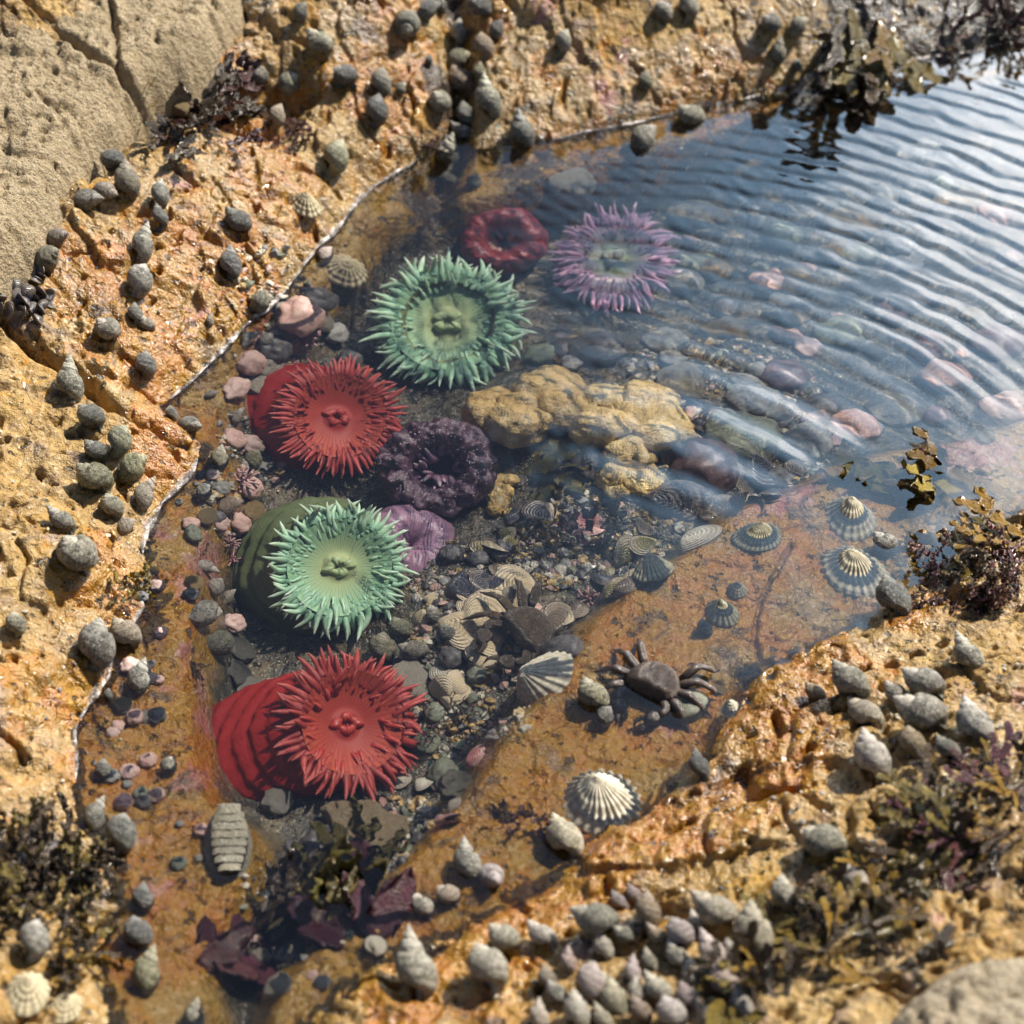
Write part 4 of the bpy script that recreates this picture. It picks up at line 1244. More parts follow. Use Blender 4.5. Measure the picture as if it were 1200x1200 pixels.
    for (rad, cnt, lean, ln) in rows:
        clump = r.uniform(0, 6)
        for q in range(cnt):
            a = 2 * math.pi * (q + r.uniform(-.28, .28)) / cnt + rad * 5
            spots.append((rad + r.uniform(-.03, .03), a + .05 * math.sin(a * 9 + clump), lean + r.uniform(-15, 15) + 10 * math.sin(a * 3 + clump), ln * r.uniform(.72, 1.14) * (1 + .10 * math.sin(a * 2 + clump))))
    spots.sort(key=lambda s: -s[3] * (1 + s[0]))
    rest = Join()
    for i, (rad, a, lean, ln) in enumerate(spots):
        rr = Rd * rad
        t = min(rad / 1.04, 1)
        zz = Lc + .02 * R - dish * R * (1 - t ** 2)
        out = Vector((math.cos(a), math.sin(a), 0))
        tw = Vector((-math.sin(a), math.cos(a), 0)) * r.uniform(-.42, .42)
        le = math.radians(lean)
        d = (out * math.sin(le) + Vector((0, 0, 1)) * math.cos(le) + tw).normalized()
        M = xf(Vector((rr * math.cos(a), rr * math.sin(a), zz - .01 * R)), frame(d, out), ln * tent * R)
        me = T[r.randrange(4)]
        if i < individual:
            link('tentacle', me, rt, M)
        else:
            vv = [M @ v.co for v in me.vertices]
            rest.add(vv, [tuple(p.vertices) for p in me.polygons], [x.value for x in me.attributes['grow'].data])
    if rest.v:
        o = link('tentacle_fringe', rest.mesh('tentacle_fringe', [tM], attr='grow'), rt)
        o['kind'] = 'stuff'
    return rt

GREEN_T = flesh('green_tentacle', (.42, .62, .44), (.73, .86, .69), (.25, .46, .31))
GREEN_D = disc_mat('green_disc', (.46, .52, .26), (.30, .50, .30), (.15, .32, .22))
GREEN_M = flesh('green_mouth', (.36, .46, .24), (.3, .4, .2), (.2, .28, .15))
GREEN_C = flesh('green_column', (.10, .13, .055), (.16, .20, .09), (.055, .06, .03), sss=.05, fleck=(.30, .30, .14), scale=30)
RED_T = flesh('red_tentacle', (.37, .052, .045), (.48, .13, .11), (.27, .028, .022))
RED_D = disc_mat('red_disc', (.30, .030, .022), (.40, .070, .04), (.2, .015, .012))
RED_M = flesh('red_mouth', (.36, .035, .025), (.4, .05, .04), (.25, .02, .015))
RED_C = flesh('red_column', (.27, .018, .015), (.24, .016, .014), (.17, .011, .011), sss=.1, scale=26, rough=.35)
LIL_T = flesh('lilac_tentacle', (.46, .25, .38), (.66, .46, .58), (.32, .17, .27))
LIL_D = disc_mat('lilac_disc', (.24, .30, .17), (.30, .22, .26), (.16, .12, .14))
LIL_C = flesh('lilac_column', (.28, .14, .22), (.3, .16, .24), (.2, .1, .15), sss=.1, scale=6)

toward = Vector((0, -1, 0))
ROWS = [(1.02, 52, 88, 1.0), (.96, 50, 68, 1.05), (.87, 48, 48, 1.0), (.76, 44, 30, .85), (.64, 34, 22, .62)]
anemone(525, 376, 98, -.036, Vector((.05, -.55, 1)), .040, 'mint green anemone directly below the rose red one, upper of the mint green pair',
        (GREEN_T, GREEN_D, GREEN_C, GREEN_M), ROWS, seed=3, dish=.16, disc_r=.67, tent=.33, fat=.12, curl=1.0)
anemone(398, 664, 90, -.034, Vector((.14, -.58, 1)), .046, 'mint green anemone in front of the mauve ball anemone, its dark olive column showing',
        (GREEN_T, GREEN_D, GREEN_C, GREEN_M), ROWS, seed=5, dish=.20, disc_r=.67, tent=.33, fat=.12, curl=1.0, col_r=.76, col_base=1.0, lean_to=(-.020, -.004, .004))
anemone(398, 487, 82, -.034, Vector((.34, -.48, 1)), .042, 'scarlet anemone between the two mint green anemones, smaller than the other scarlet one',
        (RED_T, RED_D, RED_C, RED_M), [(1.02, 46, 88, 1.0), (.96, 44, 64, 1.0), (.88, 42, 46, .95), (.77, 36, 30, .8), (.64, 28, 22, .6)], seed=8, disc_r=.66, tent=.34, fat=.12, dish=.26, col_r=.74, col_base=.92, lean_to=(-.034, .004, 0))
anemone(412, 846, 95, -.032, Vector((.46, -.38, 1)), .050, 'large scarlet anemone with its thick smooth column showing, lowest of the open anemones',
        (RED_T, RED_D, RED_C, RED_M), [(1.02, 44, 86, 1.0), (.96, 42, 62, 1.0), (.87, 40, 44, .95), (.76, 34, 30, .8), (.62, 26, 22, .6)], seed=12, disc_r=.65, tent=.36, fat=.125, dish=.26, col_r=.76, col_base=.84, folds=6, lean_to=(-.030, -.020, .020))
anemone(720, 302, 77, -.048, Vector((.02, -.45, 1)), .034, 'lilac anemone with fine tentacles under the rippled water',
        (LIL_T, LIL_D, LIL_C, LIL_D), [(1.02, 50, 84, 1.0), (.92, 46, 60, .95), (.80, 36, 35, .75), (.66, 26, 10, .5)], seed=15, disc_r=.62, tent=.40, fat=.10, dish=.12)

# dark purple anemone, half drawn in: a swollen crinkled lip over short pale tentacles
def closed_anemone(px, py, R_px, z_top, axis, length, label, lip_mat, in_mat, seed, opening=.45, bumps=.10, beads=0, bead_mat=None, inner=26, bulge=1.0, sub=None):
    c = hit_plane(px, py, z_top)
    R = R_px * px_size(hit_plane(px, py, 0)) * 1.05
    axis = axis.normalized()
    rt = link('sea_anemone', None, None, xf(c - axis * length, frame(axis, Vector((1, 0, 0))), 1.0))
    tag(rt, label, 'sea anemone')
    prof = []
    for i in range(12):
        t = i / 11
        prof.append((R * (.80 + .14 * t), (length - .30 * R) * t))
    m = 26
    for i in range(1, m + 1):
        b = -.5 * math.pi * 0 + math.pi * i / m
        hw = R * (1 - opening) * .5
        prof.append((R * .96 - hw + hw * math.cos(b), length - .30 * R + math.sin(b) * .34 * R * bulge))
    for i in range(1, 6):
        prof.append((max(R * (opening - .02 * i), .001), length - .30 * R - .10 * R * i))
    nv = 120
    off = Vector((seed, 0, seed * 2))
    def fn(q, z, a, i):
        b = sstep(8, 16, i)
        u = Vector((math.cos(a), math.sin(a), 0))
        w = bumps * (mnoise.noise(u * 3.2 + Vector((0, 0, i * .16)) + off) + .7 * mnoise.noise(u * 8 + Vector((0, 0, i * .40)) + off) + .35 * math.sin(a * 13 + 2 * mnoise.noise(u * 2 + off)))
        big = .10 * mnoise.noise(u * 1.3 + off)
        return q * (1 + big + w * .5 * b), z + w * R * .45 * b
    P = spin(prof, nv, fn)
    link('body', attr_mesh('anemone_body', P, lip_mat, np.repeat(np.linspace(0, 1, len(prof)), nv), cap1=True), rt)
    r = random.Random(seed)
    T = [tentacle_mesh('tentacle', in_mat, seed * 9 + v, .9, .17) for v in range(3)]
    for q in range(inner):
        a = 2 * math.pi * q / inner * 1.618 * 3
        rr = R * opening * math.sqrt(r.uniform(.15, 1.1))
        out = Vector((math.cos(a), math.sin(a), 0))
        d = (-out * r.uniform(-.2, .8) + Vector((0, 0, 1)) + Vector((r.uniform(-.4, .4), r.uniform(-.4, .4), 0))).normalized()
        link('tentacle', T[r.randrange(3)], rt, xf(Vector((rr * math.cos(a), rr * math.sin(a), length - .50 * R)), frame(d, out), R * r.uniform(.30, .50)))
    if beads:
        J = Join(); bv, bf = ico(1)
        for q in range(beads):
            a = r.uniform(0, 2 * math.pi); i = r.randrange(12 + 5, 12 + 20); j = int(a / (2 * math.pi) * nv) % nv
            pt = P[i, j]; s = R * r.uniform(.006, .017)
            J.add(bv * s + pt, bf)
        o = link('pale_papilla', J.mesh('papilla', [bead_mat]), rt); o['kind'] = 'stuff'
    return rt
PUR_C = flesh('purple_lip', (.085, .040, .065), (.15, .085, .12), (.05, .02, .035), fleck=(.34, .26, .30), sss=.05, coat=.6, rough=.3, bump=.6, scale=34)
PUR_T = flesh('purple_tentacle', (.28, .16, .23), (.55, .44, .48), (.10, .05, .08))
WHITE_BEAD = tint('pale_bead', (.62, .56, .58), (.5, .42, .46), None, None, 30, .3, .3)
closed_anemone(512, 546, 72, -.032, Vector((-.02, -.50, 1)), .040, 'dark purple crinkled anemone, half closed, with silvery specks on its rim', PUR_C, PUR_T, 4, .44, .24, 260, WHITE_BEAD, 46)
MAUVE = flesh('mauve_skin', (.27, .15, .225), (.33, .20, .29), (.17, .085, .13), sss=.15, scale=24, rough=.4)
closed_anemone(482, 636, 66, -.054, Vector((.30, -.10, 1)), .034, 'smooth mauve ball anemone, fully closed, behind the lower mint green one', MAUVE, MAUVE, 6, .05, .05, 0, None, 0, 1.7)
PINKRED = flesh('rose_skin', (.30, .045, .05), (.34, .075, .075), (.22, .026, .03), sss=.1, scale=24, rough=.4)
DEBRIS_T = flesh('rose_inner', (.50, .30, .24), (.60, .50, .36), (.35, .10, .09))
closed_anemone(588, 280, 54, -.040, Vector((-.1, -.50, 1)), .035, 'rose red anemone, partly closed round shell bits, behind the larger mint green one', PINKRED, DEBRIS_T, 9, .36, .10, 0, None, 30, 1.5)
PINKCRUST = tint('pink_skin', (.40, .19, .20), (.50, .28, .27), (.2, .08, .09), (.62, .48, .44), 60, .5, .2, .6, .001)
# ------------------------------------------------------------------ stones
STONE = {
 'tan': tint('tan_stone', (.46, .31, .13), (.56, .42, .22), (.24, .14, .05), (.62, .52, .34), 5, .5, .2, .8, .05),
 'yellow': tint('yellow_stone', (.50, .35, .12), (.58, .44, .20), (.33, .19, .05), (.66, .54, .32), 5, .45, .2, .8, .05),
 'dark': tint('dark_stone', (.055, .055, .06), (.11, .10, .10), (.02, .02, .02), (.22, .20, .19), 3, .5, .1),
 'purple': tint('purple_stone', (.12, .07, .075), (.18, .11, .11), (.04, .025, .03), (.28, .2, .2), 3, .45, .2),
 'grey': tint('grey_stone', (.20, .20, .19), (.30, .29, .27), (.09, .09, .09), (.44, .42, .38), 5, .6),
 'green': tint('green_stone', (.13, .15, .10), (.20, .21, .15), (.05, .06, .04), (.34, .33, .25), 5, .6),
 'pink': tint('pink_stone', (.42, .25, .22), (.52, .36, .31), (.25, .12, .11), (.62, .5, .45), 5, .55),
 'pale': tint('pale_stone', (.54, .49, .40), (.64, .59, .50), (.34, .28, .20), (.70, .65, .56), 5, .6, 0, .8, .05),
 'crust': tint('barnacle_crust', (.46, .44, .37), (.32, .31, .27), (.08, .08, .06), (.66, .62, .54), 8, .75, 0, 1.0, .03),
 'boulder': tint('boulder_rock', (.41, .325, .215), (.50, .405, .28), (.19, .15, .105), (.57, .48, .34), 80, .85, 0, 1.0, .0060, speck=(.10, .085, .06)),
}
_lump = {}
def stone(px, py, wpx, hpx, kind, label, seed, sink=.25, flat=.6, ang=0, facet=0.0, amp=.16, group=None, cat='stone', pits=0.0, name='stone', own=False, sub=4):
    p = hit_ground(px, py, .004)
    s = px_size(p)
    a = wpx * s * .5; b = min(hpx * s * .5 / math.sin(math.radians(52)), a * 1.5); h = flat * min(a, b)
    key = (kind, seed % 6, facet, amp, pits, sub)
    if key not in _lump or own:
        _lump[key] = lump('stone', seed % 6 + 1 + len(kind), sub, (1, 1, 1), amp * 1.4, 1.5, .07, 4, facet, [STONE[kind]], pits)
    n = (ground_n(p.x, p.y) + Vector((0, 0, .6))).normalized()
    o = link(name, _lump[key], None, xf(Vector((p.x, p.y, ground_z(p.x, p.y))) + n * h * (1 - 2 * sink), frame(n, img_dir(ang, n)), (a, b, h)))
    if label:
        tag(o, label, cat, group)
    else:
        ITEMS.append((o, 'stone', px, py, max(wpx, hpx), dict(col=kind, wet=p.z < -.002)))
    return o
def cluster_rock(px, py, wpx, hpx, kind, label, seed, n=16, rise=.5):
    """one knobbly rock grown from many fused lobes"""
    r = random.Random(seed)
    p = hit_ground(px, py, .006)
    s0 = px_size(p)
    a = wpx * s0 * .5; b = hpx * s0 * .5 / .72
    V, F = ico(4); J = Join()
    for q in range(n):
        th = r.uniform(0, 6.28); rr = math.sqrt(r.random()) * .78
        cx, cy = a * rr * math.cos(th), b * rr * math.sin(th)
        sz = min(a, b) * r.uniform(.34, .56) * (1.15 - .4 * rr)
        cz = rise * min(a, b) * (1 - rr * rr) * r.uniform(.3, 1)
        off = Vector((seed + q, q * 2.1, 0)); pts = []
        e = (r.uniform(.8, 1.35), r.uniform(.8, 1.25), r.uniform(.7, 1.0))
        for v in V:
            u = Vector(v)
            k_r = 1 + .20 * mnoise.noise(u * 1.6 + off) + .09 * mnoise.noise(u * 4.5 + off) - .16 * max(0, .32 - mnoise.voronoi(u * 2.2 + off)[0][0]) / .32
            pts.append((cx + u.x * k_r * sz * e[0], cy + u.y * k_r * sz * e[1], cz + u.z * k_r * sz * e[2]))
        J.add(pts, F)
    o = link('rock', J.mesh('knobbly_rock', [METRE[kind]]), None, Matrix.Translation(Vector((p.x, p.y, ground_z(p.x, p.y) + .2 * min(a, b)))))
    return tag(o, label, 'rock')
METRE = {'tan': tint('tan_reef_rock', (.52, .33, .10), (.64, .45, .18), (.30, .16, .045), (.78, .64, .38), 42, .5, .2, .8, .003),
         'yellow': tint('golden_reef_rock', (.58, .36, .06), (.68, .47, .13), (.36, .19, .03), (.80, .66, .34), 42, .45, .2, .8, .003)}
cluster_rock(622, 488, 146, 98, 'tan', 'broad lumpy tan stone under water, right of the larger mint green anemone', 1, 15, .30)
cluster_rock(742, 503, 130, 92, 'yellow', 'knobbly golden stone under the ripples, uppermost of the golden pair', 2, 13, .38)
cluster_rock(728, 556, 100, 50, 'yellow', 'low golden stone under water, below the other golden one', 3, 9, .32)
cluster_rock(592, 583, 50, 56, 'tan', 'small tan stone at the right edge of the dark purple anemone', 4, 9, .5)
stone(825, 552, 76, 66, 'purple', None, 5, .2, .85, 20)
stone(872, 520, 96, 66, 'green', None, 6, .25, .7, -25)
stone(797, 452, 56, 48, 'pale', None, 7, .2, .6, 0)
stone(716, 506, 28, 34, 'dark', None, 8, .0, .9, 90)
stone(947, 522, 62, 48, 'grey', None, 9, .25, .7, 0)
stone(905, 560, 56, 34, 'dark', None, 10, .25, .7, 0)
stone(865, 572, 34, 36, 'pale', None, 11, .2, .6, 40, .2)
stone(880, 470, 60, 40, 'grey', None, 12, .3, .6, -20)
stone(960, 480, 56, 40, 'dark', None, 13, .3, .6, 10)
stone(1000, 500, 60, 46, 'pink', None, 14, .3, .6, 0)
stone(1050, 480, 70, 50, 'pale', None, 15, .3, .6, 20)
stone(920, 440, 60, 40, 'purple', None, 16, .3, .6, 0)
stone(1110, 440, 60, 40, 'pink', None, 17, .3, .55, 0)
stone(1170, 400, 64, 44, 'purple', None, 18, .3, .55, 10)
stone(1180, 480, 60, 40, 'pink', None, 19, .3, .6, 0)
stone(1000, 260, 66, 44, 'tan', None, 20, .3, .5, 0)
stone(1130, 240, 70, 48, 'tan', None, 21, .3, .5, 0)
stone(930, 330, 56, 36, 'tan', None, 22, .3, .55, 20)
stone(1060, 350, 60, 40, 'dark', None, 23, .3, .5, 0)
stone(810, 250, 60, 40, 'pale', None, 24, .3, .6, 0)
stone(800, 330, 50, 34, 'pale', None, 25, .3, .6, 0)
stone(850, 390, 60, 40, 'tan', None, 26, .3, .6, 0)
stone(780, 400, 56, 36, 'grey', None, 27, .3, .6, 0)
stone(700, 410, 70, 44, 'dark', None, 28, .3, .6, 0)
stone(640, 415, 50, 34, 'green', None, 29, .3, .6, 0)
stone(985, 390, 60, 40, 'green', None, 30, .3, .6, 0)
stone(670, 212, 60, 34, 'pale', None, 31, .3, .6, 0)
stone(1080, 180, 60, 40, 'grey', None, 32, .3, .6, 0)
stone(880, 200, 50, 34, 'tan', None, 33, .3, .6, 0)
stone(690, 545, 40, 40, 'dark', None, 34, .3, .7, 0)
stone(664, 762, 42, 44, 'dark', None, 35, .2, .7, 60)
stone(480, 800, 46, 52, 'pale', 'pale lumpy stone touching the right side of the lower scarlet anemone', 36, .2, .8, 0, .25)
stone(540, 924, 42, 40, 'crust', 'barnacle covered pale stone by the foot of the orange slab', 37, .15, .9, 0, .3, .25, pits=.35)
stone(432, 975, 66, 74, 'tan', 'rugged tan stone with pits, below the lower scarlet anemone', 38, .2, .8, 70, .3, .3, own=True, pits=.35)
stone(408, 1000, 50, 44, 'crust', None, 39, .2, .7, 0, .2)
stone(806, 826, 50, 34, 'green', 'green grey stone just below the dark crab', 40, .2, .7, 20)
stone(840, 808, 26, 14, 'tan', None, 41, .2, .7, 0)
stone(815, 797, 34, 16, 'tan', None, 42, .2, .7, 0)
stone(530, 770, 30, 26, 'dark', None, 44, .2, .7, 0)
stone(510, 835, 26, 22, 'green', None, 45, .2, .7, 0)
stone(605, 700, 34, 30, 'pale', None, 46, .2, .7, 0, .2)
stone(625, 715, 26, 22, 'pink', None, 47, .2, .7, 0, .2)
stone(210, 125, 26, 18, 'tan', None, 48, .1, .8, -20)
stone(106, 178, 40, 50, 'tan', None, 49, .3, .8, 60)
stone(85, 205, 40, 40, 'tan', None, 50, .3, .8, 30)
stone(50, 232, 48, 40, 'crust', None, 51, .4, .6, 30)
stone(166, 158, 30, 34, 'dark', None, 52, .2, .9, 0)
# rubble against the left pool wall
k_ = 53
for px, py, w_, h_, kd in [(345, 372, 60, 46, 'pink'), (318, 408, 40, 36, 'dark'), (370, 350, 36, 40, 'dark'), (330, 440, 40, 34, 'tan'), (298, 450, 34, 30, 'pale'), (290, 425, 36, 30, 'pink'), (272, 455, 30, 36, 'pink'),
                           (318, 475, 24, 26, 'green'), (270, 515, 30, 26, 'pink'), (288, 520, 30, 30, 'pink'), (240, 605, 22, 24, 'tan'), (290, 600, 34, 30, 'tan'), (278, 612, 26, 24, 'pink'), (225, 625, 20, 22, 'green'),
                           (310, 425, 40, 30, 'pale'), (288, 570, 32, 28, 'pink'), (278, 760, 28, 40, 'crust'), (276, 790, 30, 30, 'crust'), (292, 805, 30, 26, 'pale'), (270, 730, 28, 26, 'pink'), (390, 390, 30, 26, 'grey'),
                           (410, 420, 26, 26, 'dark'), (375, 378, 28, 22, 'pale'), (325, 940, 40, 30, 'pale'), (345, 1000, 30, 30, 'dark'), (372, 990, 40, 44, 'dark'), (322, 1085, 22, 26, 'pale'), (345, 1110, 26, 18, 'pale'),
                           (312, 1060, 16, 22, 'pale'), (330, 1075, 16, 18, 'pale'), (378, 1034, 24, 34, 'pale'), (370, 1055, 30, 18, 'pale'), (330, 1155, 32, 28, 'pale'), (440, 1108, 26, 26, 'pale'), (378, 1150, 20, 16, 'pale'), (366, 1142, 14, 14, 'pink'), (408, 1030, 14, 12, 'pale'),
                           (330, 1120, 22, 30, 'grey'), (305, 1118, 18, 22, 'pale'), (560, 790, 26, 20, 'green'), (500, 870, 34, 30, 'green'), (520, 905, 40, 28, 'green'), (560, 655, 26, 22, 'dark'), (530, 650, 30, 24, 'dark'), (590, 645, 34, 22, 'dark')]:
    stone(px, py, w_, h_, kd, None, k_, .2, .75, rnd.uniform(0, 180), .15); k_ += 1
r5 = random.Random(77)
for q in range(44):
    py = r5.uniform(545, 1010); px = 158 + (60 if py > 700 else 70) * r5.random() + (40 if py < 620 else 0) - (30 if 760 < py < 960 else 0)
    if py > 950: px += 30 * r5.random()
    sz = r5.uniform(9, 24)
    stone(round(px), round(py), sz, sz * .8, r5.choice(['pink', 'tan', 'dark', 'pale', 'green', 'pink', 'grey']), None, k_, .25, .7, r5.uniform(0, 180), .15); k_ += 1
# loose pebbles under the ripples
for q in range(110):
    px = rnd.uniform(640, 1190); py = rnd.uniform(215, 520)
    if py > 540 - (px - 700) * .05 or (640 < px < 800 and (230 < py < 380 or py > 430)):
        continue
    sz = rnd.uniform(14, 46)
    stone(px, py, sz, sz * .72, rnd.choice(['dark', 'grey', 'pale', 'pink', 'green', 'tan', 'dark', 'grey', 'purple']), None, k_, .25, .65, rnd.uniform(0, 180)); k_ += 1

# gravel and shell grit on the pool floor: nobody could count it
def gnd_v(x, y):
    i = np.clip(np.searchsorted(GX, x) - 1, 0, len(GX) - 2); j = np.clip(np.searchsorted(GY, y) - 1, 0, len(GY) - 2)
    return HZ[j, i]
def gravel(name, zones, count, lo, hi, mat_names, label, zl=-.035):
    iv, jf = ico(1)
    iv = np.array(iv); jf = np.array(jf)
    VV = []; FF = []; mi = []
    tot = sum(z[3] * z[2] ** 2 for z in zones)
    b = 0
    for (px, py, r, wt) in zones:
        nn = int(count * wt * r * r / tot)
        for _ in range(nn):
            a = nrs.uniform(0, 2 * math.pi); rr = r * math.sqrt(nrs.uniform(0, 1))
            q = hit_plane(px + rr * math.cos(a), py + rr * math.sin(a) * .8, zl)
            z = float(gnd_v(np.array([q.x]), np.array([q.y]))[0])
            s = lo * (hi / lo) ** (nrs.uniform(0, 1) ** 1.8)
            sc = np.array([s, s * nrs.uniform(.5, 1), s * nrs.uniform(.3, .8)])
            pts = iv * (1 + .22 * nrs.uniform(-1, 1, (len(iv), 1))) * sc
            th, ti = nrs.uniform(0, 6.28), nrs.uniform(-.5, .5)
            Rz = np.array([[math.cos(th), -math.sin(th), 0], [math.sin(th), math.cos(th), 0], [0, 0, 1]])
            Rx = np.array([[1, 0, 0], [0, math.cos(ti), -math.sin(ti)], [0, math.sin(ti), math.cos(ti)]])
            VV.append(pts @ (Rz @ Rx).T + np.array([q.x, q.y, z + s * .25])); FF.append(jf + b); b += len(iv)
            mi.extend([nrs.randint(len(mat_names))] * len(jf))
    me = bpy.data.meshes.new(name)
    me.from_pydata(np.concatenate(VV).tolist(), [], np.concatenate(FF).tolist())
    for m in mat_names:
        me.materials.append(STONE[m])
    me.polygons.foreach_set('material_index', np.array(mi, np.int32))
    o = link(name, me)
    tag(o, label, 'gravel', None, 'stuff')
gravel('gravel', [(560, 740, 80, 1), (520, 660, 50, .6), (300, 520, 45, .7), (270, 600, 40, .7), (520, 820, 60, .8), (360, 1080, 80, .25), (470, 950, 50, .6), (440, 1010, 40, 1), (640, 640, 60, 1.2), (720, 600, 80, 1), (850, 480, 140, .6), (330, 380, 50, .6), (600, 860, 30, .4)],
       6200, .0008, .0050, ['pale', 'tan', 'dark', 'grey', 'pink', 'green', 'pale', 'tan'], 'loose shell grit and gravel on the floor of the pool')

gravel('rock_grit', [(80, 560, 120, .5), (60, 800, 110, .6), (200, 300, 130, .4), (380, 110, 110, .5), (620, 80, 100, .5), (1050, 900, 150, .6), (900, 1020, 140, .6), (1120, 800, 100, .5), (640, 1110, 80, .5), (850, 60, 120, .5)],
       900, .0006, .0022, ['tan', 'pale', 'dark', 'grey', 'tan', 'pale'], 'tiny chips and sand grains on the dry rock', .03)

# chiton: plated oval on the left wall of the pool
def chiton(px, py, Lpx, ang):
    p = hit_ground(px, py, .008)
    s = Lpx * px_size(p)
    n = (ground_n(p.x, p.y) + Vector((.2, -.2, .5))).normalized()
    rt = link('chiton', None, None, xf(Vector((p.x, p.y, ground_z(p.x, p.y) + .001)), frame(n, img_dir(ang, n)), s))
    m1 = tint('chiton_plate_skin', (.52, .47, .36), (.40, .36, .27), (.14, .13, .10), (.66, .60, .48), 9, .7, 0, .8, .03); m2 = tint('chiton_girdle', (.28, .26, .19), (.40, .37, .28), (.08, .08, .06), None, 8, .7, 0, .6, .05)
    P = np.zeros((10, 60, 3))
    for i in range(10):
        t = i / 9
        for j in range(60):
            a = 2 * math.pi * j / 60
            P[i, j] = (.5 * math.cos(a) * (1 - .5 * t), .27 * math.sin(a) * (1 - .5 * t), .17 * math.sin(t * math.pi / 2) + .008 * math.cos(a * 30))
    V, F = surf(P, wrap_v=True, cap1=True)
    link('girdle', mesh_from('girdle', V, F, [m2]), rt)
    for q in range(8):
        cx = -.36 + .72 * q / 7
        wd = .20 * math.sqrt(max(.15, 1 - (cx / .48) ** 2))
        Pp = np.zeros((7, 17, 3))
        for i in range(7):
            u = i / 6 - .5
            for j in range(17):
                v = j / 16 * 2 - 1
                Pp[i, j] = (cx + u * .135 + .03 * abs(v) + .012 * mnoise.noise(Vector((q * 7, v * 4, 3))), wd * v, .13 + .115 * math.sqrt(max(0, 1 - v * v * .85)) + .016 * (.5 - u) + .014 * mnoise.noise(Vector((q * 3, v * 5, u * 6))) - .010 * abs(mnoise.noise(Vector((q * 5, v * 11, u * 2)))))
        top, F = surf(Pp)
        bot = top - np.array([0, 0, .05])
        k2 = len(top)
        F2 = F + [tuple(i + k2 for i in f)[::-1] for f in F]
        link('plate', mesh_from('chiton_plate', np.concatenate([top, bot]), F2, [m1]), rt)
    tag(rt, 'pale chiton with overlapping plates on the left pool wall below the lower scarlet anemone', 'chiton')
chiton(266, 985, 105, 100)

# ------------------------------------------------------------------ boulder and loose rock
def boulder(name, outline, z0, thick, label, seed, mat, slope=(0, 0), dip=.022, res=.0015):
    """rounded slab over an outline on the ground; its own rough top, sides that tuck in underneath"""
    pts = W(outline, z0)
    xs = [p[0] for p in pts]; ys = [p[1] for p in pts]
    x = np.arange(min(xs) - .02, max(xs) + .02, res).astype(np.float32); y = np.arange(min(ys) - .02, max(ys) + .02, res).astype(np.float32)
    X, Y = np.meshgrid(x, y)
    wx = X + .010 * fbm(X, Y, .05, 4, seed); wy = Y + .010 * fbm(X, Y, .05, 4, seed + 3)
    d = -poly_sdf(wx, wy, pts)
    t = np.clip(d / dip, 0, 1)
    round_ = np.sqrt(np.clip(1 - (1 - t) ** 2, 0, 1))
    Z = z0 - thick + thick * round_ + slope[0] * (X - np.mean(xs)) + slope[1] * (Y - np.mean(ys))
    Z += .012 * fbm(X, Y, .10, 3, seed + 11) + .006 * fbm(X, Y, .035, 4, seed + 15, .6)
    f1, f2, idv = worley(X + .01 * fbm(X, Y, .03, 2, seed + 5), Y + .01 * fbm(X, Y, .03, 2, seed + 6), .040, seed)
    Z += (idv - .5) * .007 * sstep(0, .12, f2 - f1) - .002 * (1 - sstep(0, .1, f2 - f1))
    g1, g2, gid = worley(X, Y, .011, seed + 2)
    Z += (gid - .5) * .0036
    Z -= .0044 * sstep(.18, .4, fbm(X, Y, .008, 2, seed + 21)) + .0022 * fbm(X, Y, .005, 3, seed + 22, .6) + .005 * sstep(.36, .46, fbm(wx, wy, .05, 3, seed + 31, .55, True))
    for cp, wdt, dep in ([([(-60, 30), (10, 38), (60, 45), (112, 66), (165, 82)], .0035, .013), ([(122, -30), (128, 30), (140, 75), (150, 95)], .0022, .008), ([(40, 110), (60, 120), (80, 150)], .002, .004)] if seed == 300 else []):
        Z -= dep * np.exp(-(line_dist(wx, wy, W(cp, z0)) / wdt) ** 2)
    keep = (d > 0)[:-1, :-1] & (d > 0)[1:, 1:] & (d > 0)[1:, :-1] & (d > 0)[:-1, 1:]
    me, used = grid_mesh(name, X, Y, Z, keep)
    # close it below
    import bmesh
    bm = bmesh.new(); bm.from_mesh(me)
    be = [e for e in bm.edges if e.is_boundary]
    r = bmesh.ops.extrude_edge_only(bm, edges=be)
    cx, cy = np.mean(xs), np.mean(ys)
    for v in [g for g in r['geom'] if isinstance(g, bmesh.types.BMVert)]:
        v.co.z -= .09; v.co.x += (cx - v.co.x) * .10; v.co.y += (cy - v.co.y) * .10
    bmesh.ops.recalc_face_normals(bm, faces=bm.faces)
    bm.to_mesh(me); bm.free()
    me.polygons.foreach_set('use_smooth', np.ones(len(me.polygons), bool))
    me.materials.append(mat)
    return tag(link(name, me), label, 'rock')
boulder('boulder', [(-160, -160), (-160, 330), (-60, 318), (10, 268), (48, 236), (70, 190), (92, 160), (118, 130), (150, 96), (180, 72), (222, 55), (258, 28), (272, 5), (285, -40), (260, -160)], .105, .060,
        'big rough tan boulder, dry and pitted, overhanging the snails', 300, STONE['boulder'], (-.12, .10))
boulder('rock', [(1010, 1290), (1020, 1190), (1050, 1140), (1090, 1105), (1150, 1085), (1210, 1085), (1330, 1060), (1400, 1290)], .092, .05,
        'rounded tan rock with coarse knobbly surface behind the leafy brown weed', 340, STONE['boulder'], (.05, -.02))

